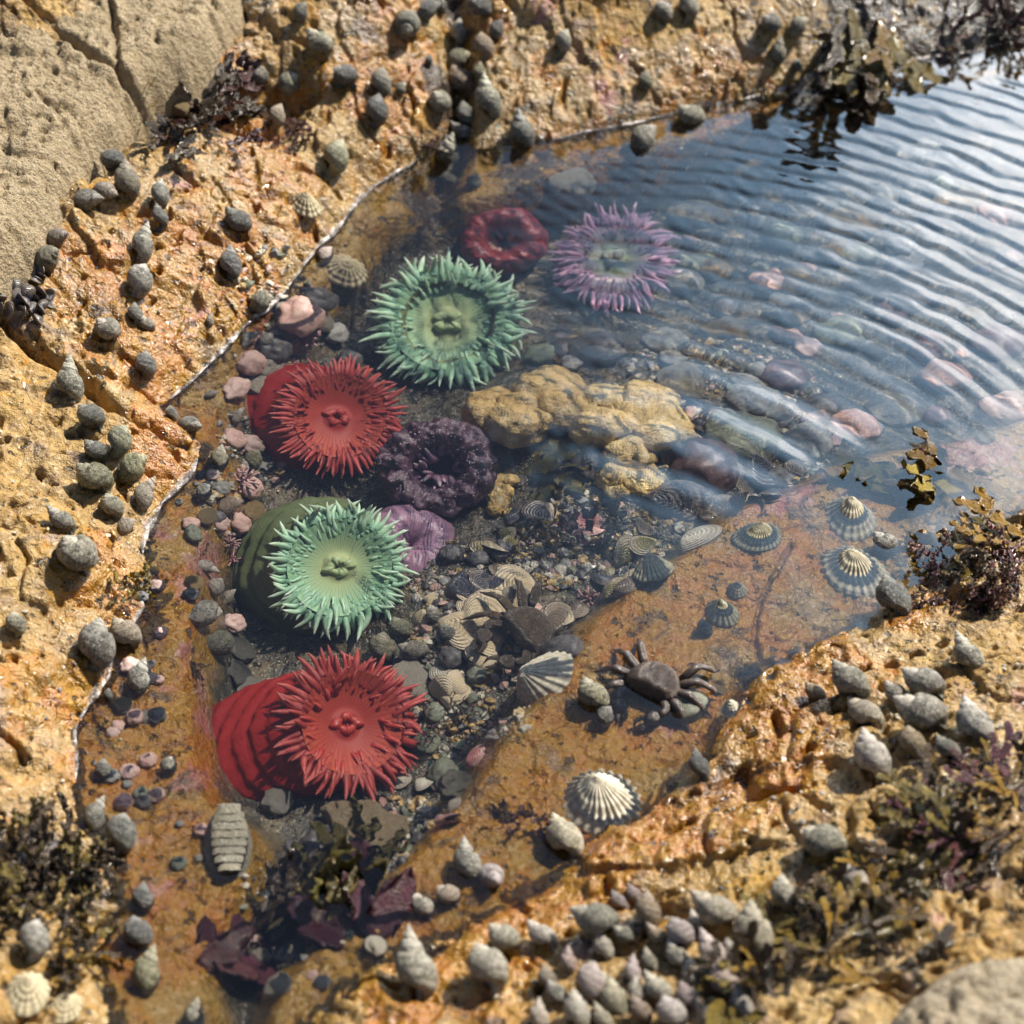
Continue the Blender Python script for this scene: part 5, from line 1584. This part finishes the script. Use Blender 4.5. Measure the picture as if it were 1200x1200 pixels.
# ------------------------------------------------------------------ crabs
CRAB = tint('crab_shell', (.036, .028, .027), (.066, .048, .040), (.02, .015, .014), (.22, .15, .09), 9, .38, .12, .4, .03)
CRAB_LEG = tint('crab_leg', (.055, .038, .034), (.095, .066, .054), (.025, .02, .02), (.20, .15, .11), 8, .35, .35, .3, .02)
CRAB2 = tint('brown_crab_shell', (.065, .048, .036), (.11, .08, .056), (.025, .02, .018), (.24, .19, .14), 7, .35, .3, .5, .02)
EYE = tint('crab_eye', (.01, .01, .01), (.015, .015, .015), None, None, 4, .1, .5, 0)
def crab(px, py, wpx, ang, label, m_shell, m_leg, tilt=(0, 0), lift=.30, legs=None):
    """local frame: +X is where it faces, +Y its left, width 1"""
    p = hit_ground(px, py, .010)
    s = wpx * px_size(p)
    n = (ground_n(p.x, p.y) * .5 + Vector((tilt[0], tilt[1], .8))).normalized()
    rt = link('crab', None, None, xf(Vector((p.x, p.y, ground_z(p.x, p.y) + lift * s)), frame(n, img_dir(ang, n)), s))
    nu, nv = 24, 64
    P = np.zeros((nu, nv, 3))
    for i in range(nu):
        b = math.pi * (i / (nu - 1) - .5)
        for j in range(nv):
            a = 2 * math.pi * j / nv
            ca, sa = math.cos(a), math.sin(a)
            ex = abs(ca) ** .75 * (1 if ca > 0 else -1); ey = abs(sa) ** .75 * (1 if sa > 0 else -1)
            w = .5 * (1 + .16 * ex) if True else .5
            r = math.cos(b) ** .7 if abs(b) < 1.57 else 0
            x = .36 * ex * r; y = w * ey * r * (1 - .12 * max(0, -ex))
            # small teeth along the front side margins
            if ex > .1 and abs(ey) > .35 and abs(b) < .4:
                f = 1 + .11 * max(0, math.sin(a * 22)); x *= f; y *= f
            z = (.29 if b > 0 else .14) * math.sin(b)
            q = Vector((x * 4, y * 4, z * 4))
            z += .022 * mnoise.noise(q * 1.3) * (1 if b > 0 else 0)
            if b > 0:   # the H shaped groove of the back
                z -= .030 * math.exp(-((abs(y) - .15) / .035) ** 2) * math.exp(-(x / .2) ** 2) + .02 * math.exp(-((x + .02) / .03) ** 2) * math.exp(-(y / .15) ** 2)
            P[i, j] = (x, y, z)
    V, F = surf(P, wrap_v=True)
    link('carapace', mesh_from('carapace', V, F, [m_shell]), rt)
    r = random.Random(px)
    for side in (1, -1):
        for q in range(4):
            base = Vector((.16 - .14 * q, side * .36, -.06))
            sp = math.radians(40 - 32 * q) + r.uniform(-.1, .1)
            d = Vector((math.sin(sp), side * math.cos(sp), 0))
            Lg = .88 * (1 - .08 * abs(q - 1.5))
            lv = lift - .06
            pts = [base, base + d * .16 * Lg + Vector((0, 0, .06)), base + d * .46 * Lg + Vector((0, 0, .17)), base + d * .54 * Lg + Vector((0, 0, .14)), base + d * .76 * Lg + Vector((0, 0, -.04)), base + d * .84 * Lg + Vector((.02, 0, -.13)), base + d * 1.02 * Lg + Vector((.05, 0, -lv + .02))]
            Pt = tube(pts, [.062, .088, .080, .060, .062, .042, .006], 10, .7)
            V, F = surf(Pt, wrap_v=True, cap0=True, cap1=True)
            link('leg', mesh_from('crab_leg', V, F, [m_leg]), rt)
        # claw arm, palm and the two fingers
        b0 = Vector((.26, side * .26, -.06))
        e = Vector((.46, side * .48, .02)); wv = Vector((.64, side * .42, .02)); tp = Vector((.86, side * .20, -.04))
        J = Join()
        V, F = surf(tube([b0, b0 * .5 + e * .5 + Vector((0, 0, .03)), e, wv * .4 + e * .6, wv], [.06, .085, .08, .085, .07], 12, .85), wrap_v=True, cap0=True, cap1=True); J.add(V, F)
        V, F = surf(tube([wv, wv * .75 + tp * .25, wv * .4 + tp * .6, tp + Vector((0, side * .03, .03))], [.08, .15, .13, .09], 14, .75), wrap_v=True, cap0=True, cap1=True); J.add(V, F)
        V, F = surf(tube([tp * .85 + wv * .15 + Vector((0, side * .06, -.02)), tp + Vector((.10, side * .05, -.03)), tp + Vector((.22, -side * .02, -.03))], [.06, .045, .006], 10), wrap_v=True, cap0=True, cap1=True); J.add(V, F)
        cl = link('claw', J.mesh('claw', [m_leg]), rt)
        V, F = surf(tube([tp * .85 + wv * .15 + Vector((-.02, -side * .06, .04)), tp + Vector((.08, -side * .11, .06)), tp + Vector((.20, -side * .08, .0))], [.05, .04, .006], 10), wrap_v=True, cap0=True, cap1=True)
        link('pincer', mesh_from('pincer', V, F, [m_leg]), cl)
        ev, ef = ico(2)
        link('eye', mesh_from('crab_eye', ev * .032 + np.array([.37, side * .13, .05]), ef, [EYE]), rt)
    return tag(rt, label, 'crab')
crab(768, 796, 66, -128, 'dark purplish brown crab on the submerged orange slab', CRAB, CRAB_LEG, (-.15, -.10), .26)
crab(622, 738, 70, -150, 'dull brown crab on the gravel above the ribbed white limpet', CRAB2, CRAB2, (.1, -.2), .34)
# ------------------------------------------------------------------ seaweed
def weed_mat(name, base, alt, edge, rough=.22, coat=.9, trans=.22, scale=6):
    k = Nodes(name)
    P = k.shifted(4)
    g = k.attr('grow')
    c = k.mix(k.ramp(k.noise(P, scale, 4, .6), .38, .64), base, alt)
    c = k.mix(k.ramp(g, .5, 1.0, 0, .8), c, edge)
    c = k.mix(k.ramp(k.noise(P, scale * 7, 3, .6), .58, .68, 0, .5), c, tuple(v * .4 for v in base))
    hs = k.n('HueSaturation'); k.put(hs.inputs['Value'], k.ramp(k.rand(), 0, 1, .65, 1.35, False)); k.put(hs.inputs['Color'], c)
    nb = k.bump(k.math('ADD', k.noise(P, scale * 3, 4), k.math('MULTIPLY', k.noise(P, scale * 12, 3), .4)), .5, .02)
    p = k.princ(hs.outputs[0], rough, nb, .5, coat, .12)
    t = k.n('BsdfTranslucent'); k.put(t.inputs[0], hs.outputs[0])
    m = k.n('MixShader'); m.inputs[0].default_value = trans
    k.t.links.new(p, m.inputs[1]); k.t.links.new(t.outputs[0], m.inputs[2])
    return k.done(m.outputs[0])
WEED = {
 'wrack': weed_mat('olive_wrack', (.14, .10, .018), (.21, .15, .028), (.36, .26, .045)),
 'amber': weed_mat('amber_wrack', (.26, .14, .018), (.32, .19, .03), (.46, .32, .06)),
 'dark': weed_mat('dark_wrack', (.050, .032, .016), (.085, .052, .024), (.15, .09, .036), .2, .8, .15),
 'purple': weed_mat('purple_weed', (.085, .028, .030), (.13, .048, .046), (.24, .11, .09), .22, .8, .15),
 'dulse': weed_mat('dulse', (.085, .024, .040), (.12, .038, .055), (.18, .07, .085), .35, .35, .3),
 'yellow': weed_mat('yellow_weed', (.34, .24, .02), (.40, .29, .04), (.46, .36, .08)),
 'kelp': weed_mat('kelp_blade', (.14, .12, .028), (.20, .165, .045), (.26, .21, .07), .35, .3, .4),
 'green': weed_mat('sea_lettuce', (.12, .30, .10), (.22, .40, .16), (.4, .55, .3), .35, .3, .4),
 'grit': weed_mat('sandy_turf', (.075, .080, .05), (.13, .13, .09), (.22, .21, .15), .8, 0, .0, 20),
 'teal': weed_mat('teal_weed', (.01, .10, .085), (.02, .15, .12), (.05, .22, .18), .3, .5, .2),
}
def frond_mesh(kind, seed, style):
    r = random.Random(seed)
    J = Join()
    S = dict(wrack=dict(W=.125, depth=3, fork=26, taper=.92, L=.36, curl=.55, wave=.022, th=.012, bl=1),
             strap=dict(W=.15, depth=2, fork=22, taper=.95, L=.44, curl=.45, wave=.018, th=.022, bl=0),
             broad=dict(W=.19, depth=2, fork=30, taper=.95, L=.42, curl=.28, wave=.045, th=.014, bl=1),
             leaf=dict(W=.22, depth=1, fork=24, taper=1.0, L=.62, curl=.3, wave=.05, th=.012, bl=0),
             blade=dict(W=.50, depth=0, fork=0, taper=1, L=1.0, curl=.35, wave=.06, th=.008, bl=0),
             curly=dict(W=.12, depth=4, fork=38, taper=.82, L=.30, curl=1.5, wave=.05, th=.022, bl=0),
             fine=dict(W=.045, depth=4, fork=30, taper=.78, L=.30, curl=.8, wave=.01, th=.02, bl=0),
             tuft=dict(W=.13, depth=2, fork=34, taper=.9, L=.40, curl=.9, wave=.04, th=.02, bl=0))[style]
    def strip(p, d, nrm, w, L, lev, g0):
        n = 9
        pts = []
        bend = r.uniform(-1, 1) * S['curl']; tw = r.uniform(-1, 1) * S['curl'] * .6
        sway = r.uniform(-.6, .6) * (1 if S['depth'] else .5)
        p = p.copy(); d = d.copy(); nrm = nrm.copy()
        Pg = []; vals = []
        for i in range(n + 1):
            t = i / n
            side = d.cross(nrm).normalized()
            last = (lev == S['depth'])
            if last and style in ('blade', 'leaf'):
                ww = w * (math.sin(math.pi * min(1, .12 + .88 * t) ** .75) ** .6 if t < 1 else .02)
            elif last:
                ww = w * (1.05 if t < .75 else math.sqrt(max(.02, 1 - ((t - .75) / .25) ** 2)))
            else:
                ww = w * (.75 + .35 * t if lev or i else .5)
            wob = S['wave'] * math.sin(t * 8 + seed + lev)
            th = S['th'] * (1 - .5 * t)
            row = []
            for (u, hgt) in ((-1, 0), (-.55, .55), (0, 1), (.55, .55), (1, 0), (.55, -.55), (0, -1), (-.55, -.55)):
                edge = u * u * S['wave'] * math.sin(t * 13 + u * 2 + seed * 1.7 + lev)
                row.append(tuple(p + side * (u * ww * .5 + wob * .3) + nrm * (hgt * th * .5 + edge)))
                vals.append(min(1, g0 + t * .3 + .12 * abs(u)))
            Pg.append(row)
            d = (d + nrm * bend * .16 + side * sway * .08).normalized()
            nrm = (nrm - d * nrm.dot(d) + side * tw * .10).normalized()
            p = p + d * (L / n)
        V, F = surf(np.array(Pg), wrap_v=True, cap0=True, cap1=True)
        J.add(V, F, vals)
        if S['bl'] and last and r.random() < .6:
            bv, bf = ico(2)
            c = p - d * L * .2
            R3 = np.array(frame(d, nrm))
            J.add((bv * np.array([.04, .05, .085])) @ R3.T + np.array(c), bf, .8)
        if lev < S['depth']:
            side = d.cross(nrm).normalized()
            for sg in (1, -1):
                if lev > 0 and r.random() < .12:
                    continue
                a = math.radians(S['fork'] * r.uniform(.6, 1.2)) * sg
                d2 = (d * math.cos(a) + side * math.sin(a)).normalized()
                strip(p - d * L * .05 + side * sg * w * .12, d2, nrm, w * S['taper'], L * r.uniform(.6, .95), lev + 1, min(1, g0 + .22))
    strip(Vector((0, 0, 0)), Vector((0, 0, 1)), Vector((0, 1, 0)), S['W'], S['L'], 0, 0.0)
    return J.mesh('frond_' + kind, [WEED[kind]], attr='grow')
_fr = {}
def frond_data(kind, style, v):
    k = (kind, style, v)
    if k not in _fr:
        _fr[k] = frond_mesh(kind, v * 13 + len(kind) * 7 + len(style), style)
    return _fr[k]
def weed(px, py, spread, count, length, ang, style, kinds, label, up=.35, jit=70, cat='seaweed', name='seaweed', seed=0, drop=0.0, sy=.7, ground=True, edge_on=.35):
    """a tuft on the rock: every frond a part of its own. spread, length in photo px; ang = where the fronds point in the picture"""
    r = random.Random(seed + px * 3 + py)
    p0 = hit_ground(px, py, .002)
    s = px_size(p0)
    rt = link(name, None, None, Matrix.Translation(Vector((p0.x, p0.y, ground_z(p0.x, p0.y)))))
    inv = rt.matrix_world.inverted() if False else Matrix.Translation(-Vector((p0.x, p0.y, ground_z(p0.x, p0.y))))
    for q in range(count):
        a = r.uniform(0, 6.28); rr = spread * math.sqrt(r.random())
        b = hit_ground(px + rr * math.cos(a), py + rr * math.sin(a) * sy, .001)
        if p0.z > 0 and b.z < -.005:
            continue
        b = Vector((b.x, b.y, ground_z(b.x, b.y) - .001))
        n = (ground_n(b.x, b.y) * (.25 if style == 'broad' else 1) + Vector((0, 0, .5))).normalized()
        d = img_dir(ang + r.uniform(-jit, jit), n)
        uu = up + r.uniform(-.25, .3)
        d = (d * math.cos(uu) + n * math.sin(uu) - Vector((0, 0, drop))).normalized()
        fl = (n + Vector((r.uniform(-1, 1), r.uniform(-1, 1), 0)) * edge_on * 1.6).normalized()
        # flat side roughly up
        z = d; y = (fl - z * fl.dot(z)).normalized(); x = y.cross(z)
        R = Matrix((x, y, z)).transposed()
        L = length * s * r.uniform(.65, 1.2)
        link('frond', frond_data(r.choice(kinds), style, r.randrange(4)), rt, inv @ xf(b, R, L))
    return tag(rt, label, cat)
# right bank
weed(1172, 582, 44, 16, 100, 178, 'leaf', ['wrack', 'amber', 'amber', 'dark', 'yellow'], 'olive bladder wrack spreading its tips over the water from the right bank', .02, 40, seed=1, edge_on=.25)
weed(1190, 640, 34, 12, 92, 190, 'leaf', ['wrack', 'amber', 'amber'], 'amber brown wrack clump just below the large bladder wrack', .08, 60, seed=2)
weed(1140, 690, 60, 30, 72, 160, 'curly', ['purple', 'dark', 'purple'], 'dark purple curly weed above the pointed grey snails', .55, 110, seed=3, sy=.5)
weed(1080, 655, 22, 6, 46, 60, 'tuft', ['amber', 'yellow', 'wrack'], 'small yellow brown weed tuft beside the glossy dark snail', .5, 70, seed=4)
weed(1150, 955, 74, 76, 62, 150, 'strap', ['wrack', 'amber', 'dark', 'purple', 'dark', 'dulse'], 'leafy brown and olive weed right of the grey snail on dry rock', .18, 120, seed=5)
weed(985, 1110, 84, 84, 70, 100, 'strap', ['wrack', 'amber', 'dark', 'dark'], 'olive weed bed right of the crowded pale snails', .2, 100, seed=6, sy=.6)
weed(1100, 1040, 60, 24, 84, 120, 'strap', ['wrack', 'dark', 'purple', 'amber'], 'brown weed patch between the leafy weed and the rounded rock', .2, 110, seed=7)
weed(880, 1170, 46, 18, 76, 140, 'strap', ['dark', 'wrack'], 'dark wet weed below the largest pale snail', .4, 100, seed=8)
# hanging over the back rim
weed(1000, 25, 26, 18, 120, -88, 'strap', ['dark', 'dark', 'wrack'], 'dark wrack hanging over the far rim into the water', .10, 22, seed=9, drop=.25)
weed(1035, 30, 14, 6, 95, -80, 'leaf', ['yellow', 'amber', 'wrack'], 'yellow tipped wrack hanging beside the dark wrack', .25, 20, seed=10, drop=.15)
weed(1150, 30, 60, 22, 46, -90, 'tuft', ['purple', 'dark', 'dulse'], 'purplish turf weed on the far rim in the corner', .4, 120, seed=11)
weed(860, 112, 50, 14, 34, -90, 'tuft', ['amber', 'dark'], 'short amber weed along the far waterline', .3, 80, seed=12, sy=.4)
# cleft under the boulder: extra dark fronds put in for its shade
weed(235, 140, 52, 44, 62, -40, 'leaf', ['dark', 'purple', 'dark', 'dark'], 'dark brown weed in the cleft under the boulder', .3, 160, seed=13)
weed(160, 118, 6, 3, 56, -30, 'fine', ['yellow'], 'bright yellow branching weed at the tip of the boulder', .35, 25, seed=14)
weed(345, 160, 16, 14, 40, -90, 'curly', ['purple'], 'small purple crinkled weed among round grey snails', .4, 120, seed=15)
weed(500, 170, 12, 8, 30, 90, 'curly', ['purple'], 'tiny purple weed where the white waterline ends', .5, 120, seed=16)
weed(140, 680, 20, 10, 44, -30, 'tuft', ['amber', 'wrack', 'yellow'], 'short glossy amber weed beside the largest round grey snail', .15, 40, seed=17)
# lower left, wet
weed(45, 1030, 68, 95, 72, 20, 'tuft', ['dark', 'dark', 'dark', 'dark', 'wrack'], 'glistening dark weed on the lower left rock', .25, 120, seed=18)
weed(80, 1115, 34, 22, 56, 40, 'tuft', ['dark', 'dark', 'amber'], 'wet brown weed under the glistening dark weed', .3, 120, seed=19)
# in the pool
weed(318, 1085, 22, 11, 130, 85, 'leaf', ['wrack', 'dark', 'kelp'], 'upright olive weed blades below the lower scarlet anemone', .95, 28, seed=20)
weed(400, 1040, 16, 5, 90, 45, 'leaf', ['kelp', 'wrack'], 'slanting olive weed blades left of the purple dulse', .6, 24, seed=21)
weed(425, 1085, 34, 9, 90, 100, 'blade', ['dulse'], 'broad purple dulse blades at the bottom of the pool', .35, 70, seed=22)
weed(265, 1130, 34, 10, 80, 60, 'blade', ['dulse', 'purple'], 'dark dulse blades in the shade of the left wall', .35, 80, seed=23)
weed(350, 1100, 40, 9, 70, 80, 'leaf', ['wrack', 'kelp', 'dark'], 'dark olive weed among white pebbles near the lower edge', .3, 90, seed=24)
weed(505, 855, 24, 12, 56, 90, 'fine', ['dulse', 'purple'], 'dark red feathery weed right of the lower scarlet anemone', .6, 80, seed=25)
weed(545, 855, 16, 8, 56, 80, 'fine', ['grit'], 'sand dusted branching weed beside the orange slab', .6, 60, seed=26)
weed(640, 545, 26, 6, 84, -50, 'blade', ['kelp'], 'olive kelp blades between the tan and golden stones', .35, 70, seed=27)
weed(650, 580, 14, 3, 78, -100, 'blade', ['kelp'], 'olive kelp blades just above the pink shell piece', .25, 20, seed=28)
weed(545, 800, 14, 3, 60, 10, 'blade', ['kelp'], 'olive kelp blades left of the ribbed white limpet', .2, 30, seed=29)
weed(610, 965, 28, 18, 42, 90, 'tuft', ['purple', 'dulse', 'dark'], 'dark red weed tuft left of the big white limpet', .5, 120, seed=30)
weed(1060, 560, 30, 6, 70, 170, 'blade', ['kelp', 'amber'], 'submerged tan weed blades at the edge of the right bank', .25, 40, seed=31)
weed(508, 925, 12, 5, 40, 60, 'leaf', ['teal'], 'teal green weed leaf under the lower scarlet anemone', .3, 60, seed=32)
weed(345, 1015, 8, 5, 30, 30, 'tuft', ['green'], 'pale green sea lettuce tuft among the olive blades', .5, 60, seed=33)
weed(225, 780, 12, 8, 26, -60, 'tuft', ['dark'], 'small blackish weed patch on the left pool wall', .3, 100, seed=34)
weed(690, 640, 24, 7, 50, 80, 'leaf', ['dulse', 'dark'], 'dark red weed leaves around the pink shell piece', .5, 90, seed=35)
weed(600, 640, 26, 10, 40, 90, 'tuft', ['grit', 'dark'], 'sandy dark turf right of the mauve anemone', .5, 100, seed=36)

# knobbly pink coralline tufts
def coral_tuft(px, py, r_px, n, label, seed, mat=None):
    r = random.Random(seed)
    p = hit_ground(px, py, .003)
    s = r_px * px_size(p)
    J = Join()
    for q in range(n):
        a = r.uniform(0, 6.28); e = r.uniform(.15, 1.4)
        d = Vector((math.cos(a) * math.cos(e), math.sin(a) * math.cos(e), math.sin(e)))
        L = s * r.uniform(.6, 1.1)
        b = Vector((math.cos(a), math.sin(a), 0)) * s * .4 * r.random()
        pts = [b, b + d * L * .5 + Vector((r.uniform(-1, 1), r.uniform(-1, 1), 0)) * s * .08, b + d * L]
        V, F = surf(tube(pts, [s * .07, s * .09, s * .11], 7), wrap_v=True, cap0=True, cap1=True)
        J.add(V, F)
        bv, bf = ico(1)
        J.add(bv * s * .125 + np.array(pts[-1]), bf)
    o = link('coralline_tuft', J.mesh('coralline_tuft', [mat or PINKCRUST]), None, Matrix.Translation(Vector((p.x, p.y, ground_z(p.x, p.y)))))
    tag(o, label, 'coralline weed')
coral_tuft(282, 562, 17, 34, 'spiky pink coralline tuft between olive snails by the pool wall', 1)
coral_tuft(268, 635, 14, 30, 'knobbly pink coralline tuft right of the mauve crust', 2)
coral_tuft(272, 655, 10, 22, 'small pink coralline tuft just below the knobbly one', 3)
coral_tuft(355, 395, 18, 34, 'pink coralline tuft above the smaller scarlet anemone', 4)
coral_tuft(335, 430, 14, 26, 'dull pink coralline tuft on the pool wall beside the smaller scarlet anemone', 5)
coral_tuft(690, 700, 14, 26, 'pinkish coralline tuft on the rim of the brown crab hollow', 6)

# cluster of small black mussels at the left edge of the frame
bm_mat = MUSSEL['b']
Pv, gv = valve_points(D=.18, Wd=.42)
both = np.concatenate([Pv, (Pv * np.array([1, 1, -1]))[::-1]], 0)
Vb, Fb = surf(both, wrap_v=True)
mus_me = mesh_from('small_mussel', Vb, Fb, [bm_mat])
at = mus_me.attributes.new('grow', 'FLOAT', 'POINT'); at.data.foreach_set('value', np.concatenate([gv.ravel(), gv[::-1].ravel()]).astype(np.float32))
for q in range(58):
    a = rnd.uniform(0, 6.28); rr = 44 * math.sqrt(rnd.random())
    px = 12 + rr * math.cos(a); py = 345 + rr * math.sin(a) * .9
    p = hit_ground(px, py, .002)
    n = ground_n(p.x, p.y)
    out = (Vector((math.cos(a), math.sin(a), 0)) * rr / 44 * 1.1 + n * .9 + Vector((rnd.uniform(-.3, .3), rnd.uniform(-.3, .3), 0))).normalized()
    s = px_size(p) * rnd.uniform(16, 26)
    o = link('mussel', mus_me, None, xf(Vector((p.x, p.y, ground_z(p.x, p.y))) + out * s * .35, frame(Vector((rnd.uniform(-1, 1), rnd.uniform(-1, 1), .3)), out), s))
    tag(o, 'tiny black mussel packed in the bristling clump below the boulder', 'mussel', 'tiny black mussels in the clump below the boulder')
# ------------------------------------------------------------------ waterline reflection, modelled as a pale glossy bead
def mat_edge_glint():
    k = Nodes('glint')
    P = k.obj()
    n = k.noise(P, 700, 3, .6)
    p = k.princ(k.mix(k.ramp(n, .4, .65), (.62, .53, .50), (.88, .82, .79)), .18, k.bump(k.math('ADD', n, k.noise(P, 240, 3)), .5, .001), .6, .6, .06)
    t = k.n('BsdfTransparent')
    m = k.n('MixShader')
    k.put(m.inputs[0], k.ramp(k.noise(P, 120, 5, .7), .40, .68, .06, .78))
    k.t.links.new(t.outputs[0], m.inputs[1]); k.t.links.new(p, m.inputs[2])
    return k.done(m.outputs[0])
EDGE_GLINT = mat_edge_glint()  # pale bead stands in for the bright reflection on the water's edge
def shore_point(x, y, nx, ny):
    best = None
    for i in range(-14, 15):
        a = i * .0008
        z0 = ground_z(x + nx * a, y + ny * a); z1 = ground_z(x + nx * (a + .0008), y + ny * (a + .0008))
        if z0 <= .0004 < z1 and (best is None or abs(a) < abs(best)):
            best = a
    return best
def edge_glint(pts, width, label, seed):
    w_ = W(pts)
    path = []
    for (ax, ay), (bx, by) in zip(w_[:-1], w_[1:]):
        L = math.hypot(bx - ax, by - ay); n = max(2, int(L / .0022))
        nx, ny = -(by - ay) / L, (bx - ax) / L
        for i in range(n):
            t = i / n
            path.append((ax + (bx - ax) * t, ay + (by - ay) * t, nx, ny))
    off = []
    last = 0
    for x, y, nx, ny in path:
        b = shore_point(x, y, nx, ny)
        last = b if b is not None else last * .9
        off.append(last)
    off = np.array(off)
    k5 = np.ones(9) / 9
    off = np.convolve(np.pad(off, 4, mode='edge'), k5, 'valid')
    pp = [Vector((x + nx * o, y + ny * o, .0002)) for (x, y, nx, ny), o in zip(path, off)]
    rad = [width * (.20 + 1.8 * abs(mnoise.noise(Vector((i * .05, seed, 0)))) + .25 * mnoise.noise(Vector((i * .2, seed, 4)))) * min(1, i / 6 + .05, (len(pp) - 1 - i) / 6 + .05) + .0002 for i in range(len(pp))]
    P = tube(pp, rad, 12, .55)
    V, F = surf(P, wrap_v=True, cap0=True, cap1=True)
    tag(link('glint_line', mesh_from('glint_line', V, F, [EDGE_GLINT])), label, 'glint', None, 'stuff')
edge_glint([(165, 652), (166, 622), (190, 588), (222, 555), (234, 524)], .0030, 'painted white froth along the waterline beside the mauve crust', 1)
edge_glint([(192, 478), (225, 450), (262, 405), (300, 368), (330, 340), (365, 300), (395, 265), (430, 225), (470, 197), (498, 186)], .0034, 'long painted white froth line along the upper left waterline', 2)
edge_glint([(85, 925), (95, 860), (115, 805), (140, 755), (172, 712), (168, 670)], .0030, 'broken painted white froth along the lower left waterline', 3)
edge_glint([(640, 165), (720, 148), (800, 130), (870, 115), (940, 97)], .0018, 'faint painted froth along the far waterline', 4)
edge_glint([(1050, 74), (1130, 62), (1200, 48), (1260, 34)], .0020, 'painted froth along the far waterline in the corner', 5)
# ------------------------------------------------------------------ labels for the many small shells and stones
MARKS = [('upper mint anemone', 525, 378), ('lower mint anemone', 399, 667), ('smaller scarlet anemone', 397, 487), ('larger scarlet anemone', 408, 846), ('lilac anemone', 722, 302),
         ('rose red anemone', 588, 280), ('dark purple anemone', 512, 546), ('dark crab', 773, 792), ('brown crab', 615, 742), ('big white limpet', 708, 934), ('boulder tip', 150, 100),
         ('mussel clump', 15, 345), ('straw striped limpet', 357, 239), ('bladder wrack', 1150, 575), ('purple curly weed', 1140, 690), ('hanging wrack', 1000, 60), ('glistening dark weed', 45, 1030),
         ('chiton', 266, 985), ('golden stones', 740, 520), ('olive weed bed', 985, 1110), ('leafy brown weed', 1155, 950), ('upper grey limpet', 996, 604), ('purple dulse', 425, 1085),
         ('dark red weed tuft', 610, 965), ('amber weed', 140, 680), ('purple crinkled weed', 345, 160), ('pale beach corner', 1180, 400)]
MARKS.pop()
COLW = dict(n='brown', s='striped', t='tan', r='rose', g='grey', d='blackish', o='olive', p='pale', b='brown', k='pinkish', w='white', y='straw', tan='tan', yellow='golden', dark='dark', purple='purplish', grey='grey', green='green grey', pink='pink', pale='pale', crust='crusted', boulder='tan')
SHW = dict(r='round', m='pointed', t='tall')
def where(px, py, mx, my):
    dx, dy = px - mx, my - py
    a = math.degrees(math.atan2(dy, dx)) % 360
    return ['right of', 'up and right of', 'above', 'up and left of', 'left of', 'down and left of', 'below', 'down and right of'][int((a + 22.5) // 45) % 8]
def tipw(a):
    return ['right', 'upper right', 'up', 'upper left', 'left', 'lower left', 'down', 'lower right'][int((a % 360 + 22.5) // 45) % 8]
def sizew(s):
    return 'tiny' if s < 25 else 'small' if s < 34 else '' if s < 46 else 'large' if s < 58 else 'very large'
used = set()
recs = []
for o, kind, px, py, s, f in ITEMS:
    ms = sorted(MARKS, key=lambda m: (m[1] - px) ** 2 + (m[2] - py) ** 2)
    col = 'black' if kind == 'mussel' and f['col'] == 'b' else COLW[f['col']]; sh = SHW.get(f.get('shape'), '')
    base = ' '.join(w_ for w_ in (sizew(s), sh, col, kind) if w_)
    cands = []
    for m in ms[:4]:
        d = math.hypot(px - m[1], py - m[2])
        nearw = 'close ' if d < 70 else '' if d < 150 else 'well '
        rel = nearw + where(px, py, m[1], m[2]) + ' ' + m[0]
        hab = 'under water' if f['wet'] else 'on bare rock'
        cands.append(f'{base} {hab}, {rel}')
        cands.append(f'{base}, {rel}')
        if kind == 'snail':
            cands.append(f"{base}, tip to the {tipw(f['ang'])}, {rel}")
            cands.append(f"{base}, tip to the {tipw(f['ang'])}, {hab}, {rel}")
    if f.get('note'):
        cands = [f"{base} {f['note']} by the pool wall"] + cands
    recs.append((o, kind, px, py, cands))
from collections import Counter
cnt = Counter(c for r_ in recs for c in set(r_[4]))
left = []
for o, kind, px, py, cands in recs:
    ok = [c for c in cands if cnt[c] == 1 and len(c.replace(',', '').split()) <= 16]
    if ok:
        tag(o, ok[0], kind)
    else:
        left.append((o, kind, px, py, cands))
allc = {}
for r_ in recs:
    for c in r_[4]:
        allc.setdefault(c, []).append(r_)
ORD = ['', 'first', 'second', 'third', 'fourth', 'fifth', 'sixth', 'seventh', 'eighth', 'ninth']
for r_ in left:
    best = None
    for c in r_[4]:
        g = sorted(allc[c], key=lambda q: q[3])
        i = [q[0] for q in g].index(r_[0])
        if len(g) > 9:
            continue
        pre = {1: '', 2: ['upper of two: ', 'lower of two: '][i] if len(g) == 2 else ''}.get(len(g), f'{ORD[i + 1]} of {len(g)} from top: ' if i else f'topmost of {len(g)}: ')
        t_ = pre + c
        nw = len(t_.replace(',', '').split())
        if best is None or (nw > 16, len(g)) < best[0]:
            best = ((nw > 16, len(g)), t_)
    tag(r_[0], best[1], r_[1])
    if best[0][0]:
        print('LONG', best[1])
for o, kind, px, py, s, f in ITEMS:
    if kind == 'snail':
        o['group'] = 'sea snails on the rocks of the pool'
    elif kind == 'limpet':
        o['group'] = 'limpets on the rocks of the pool'
    elif kind == 'stone':
        o['group'] = 'loose stones of the pool'
    else:
        o['group'] = 'loose bivalve shells of the pool floor'
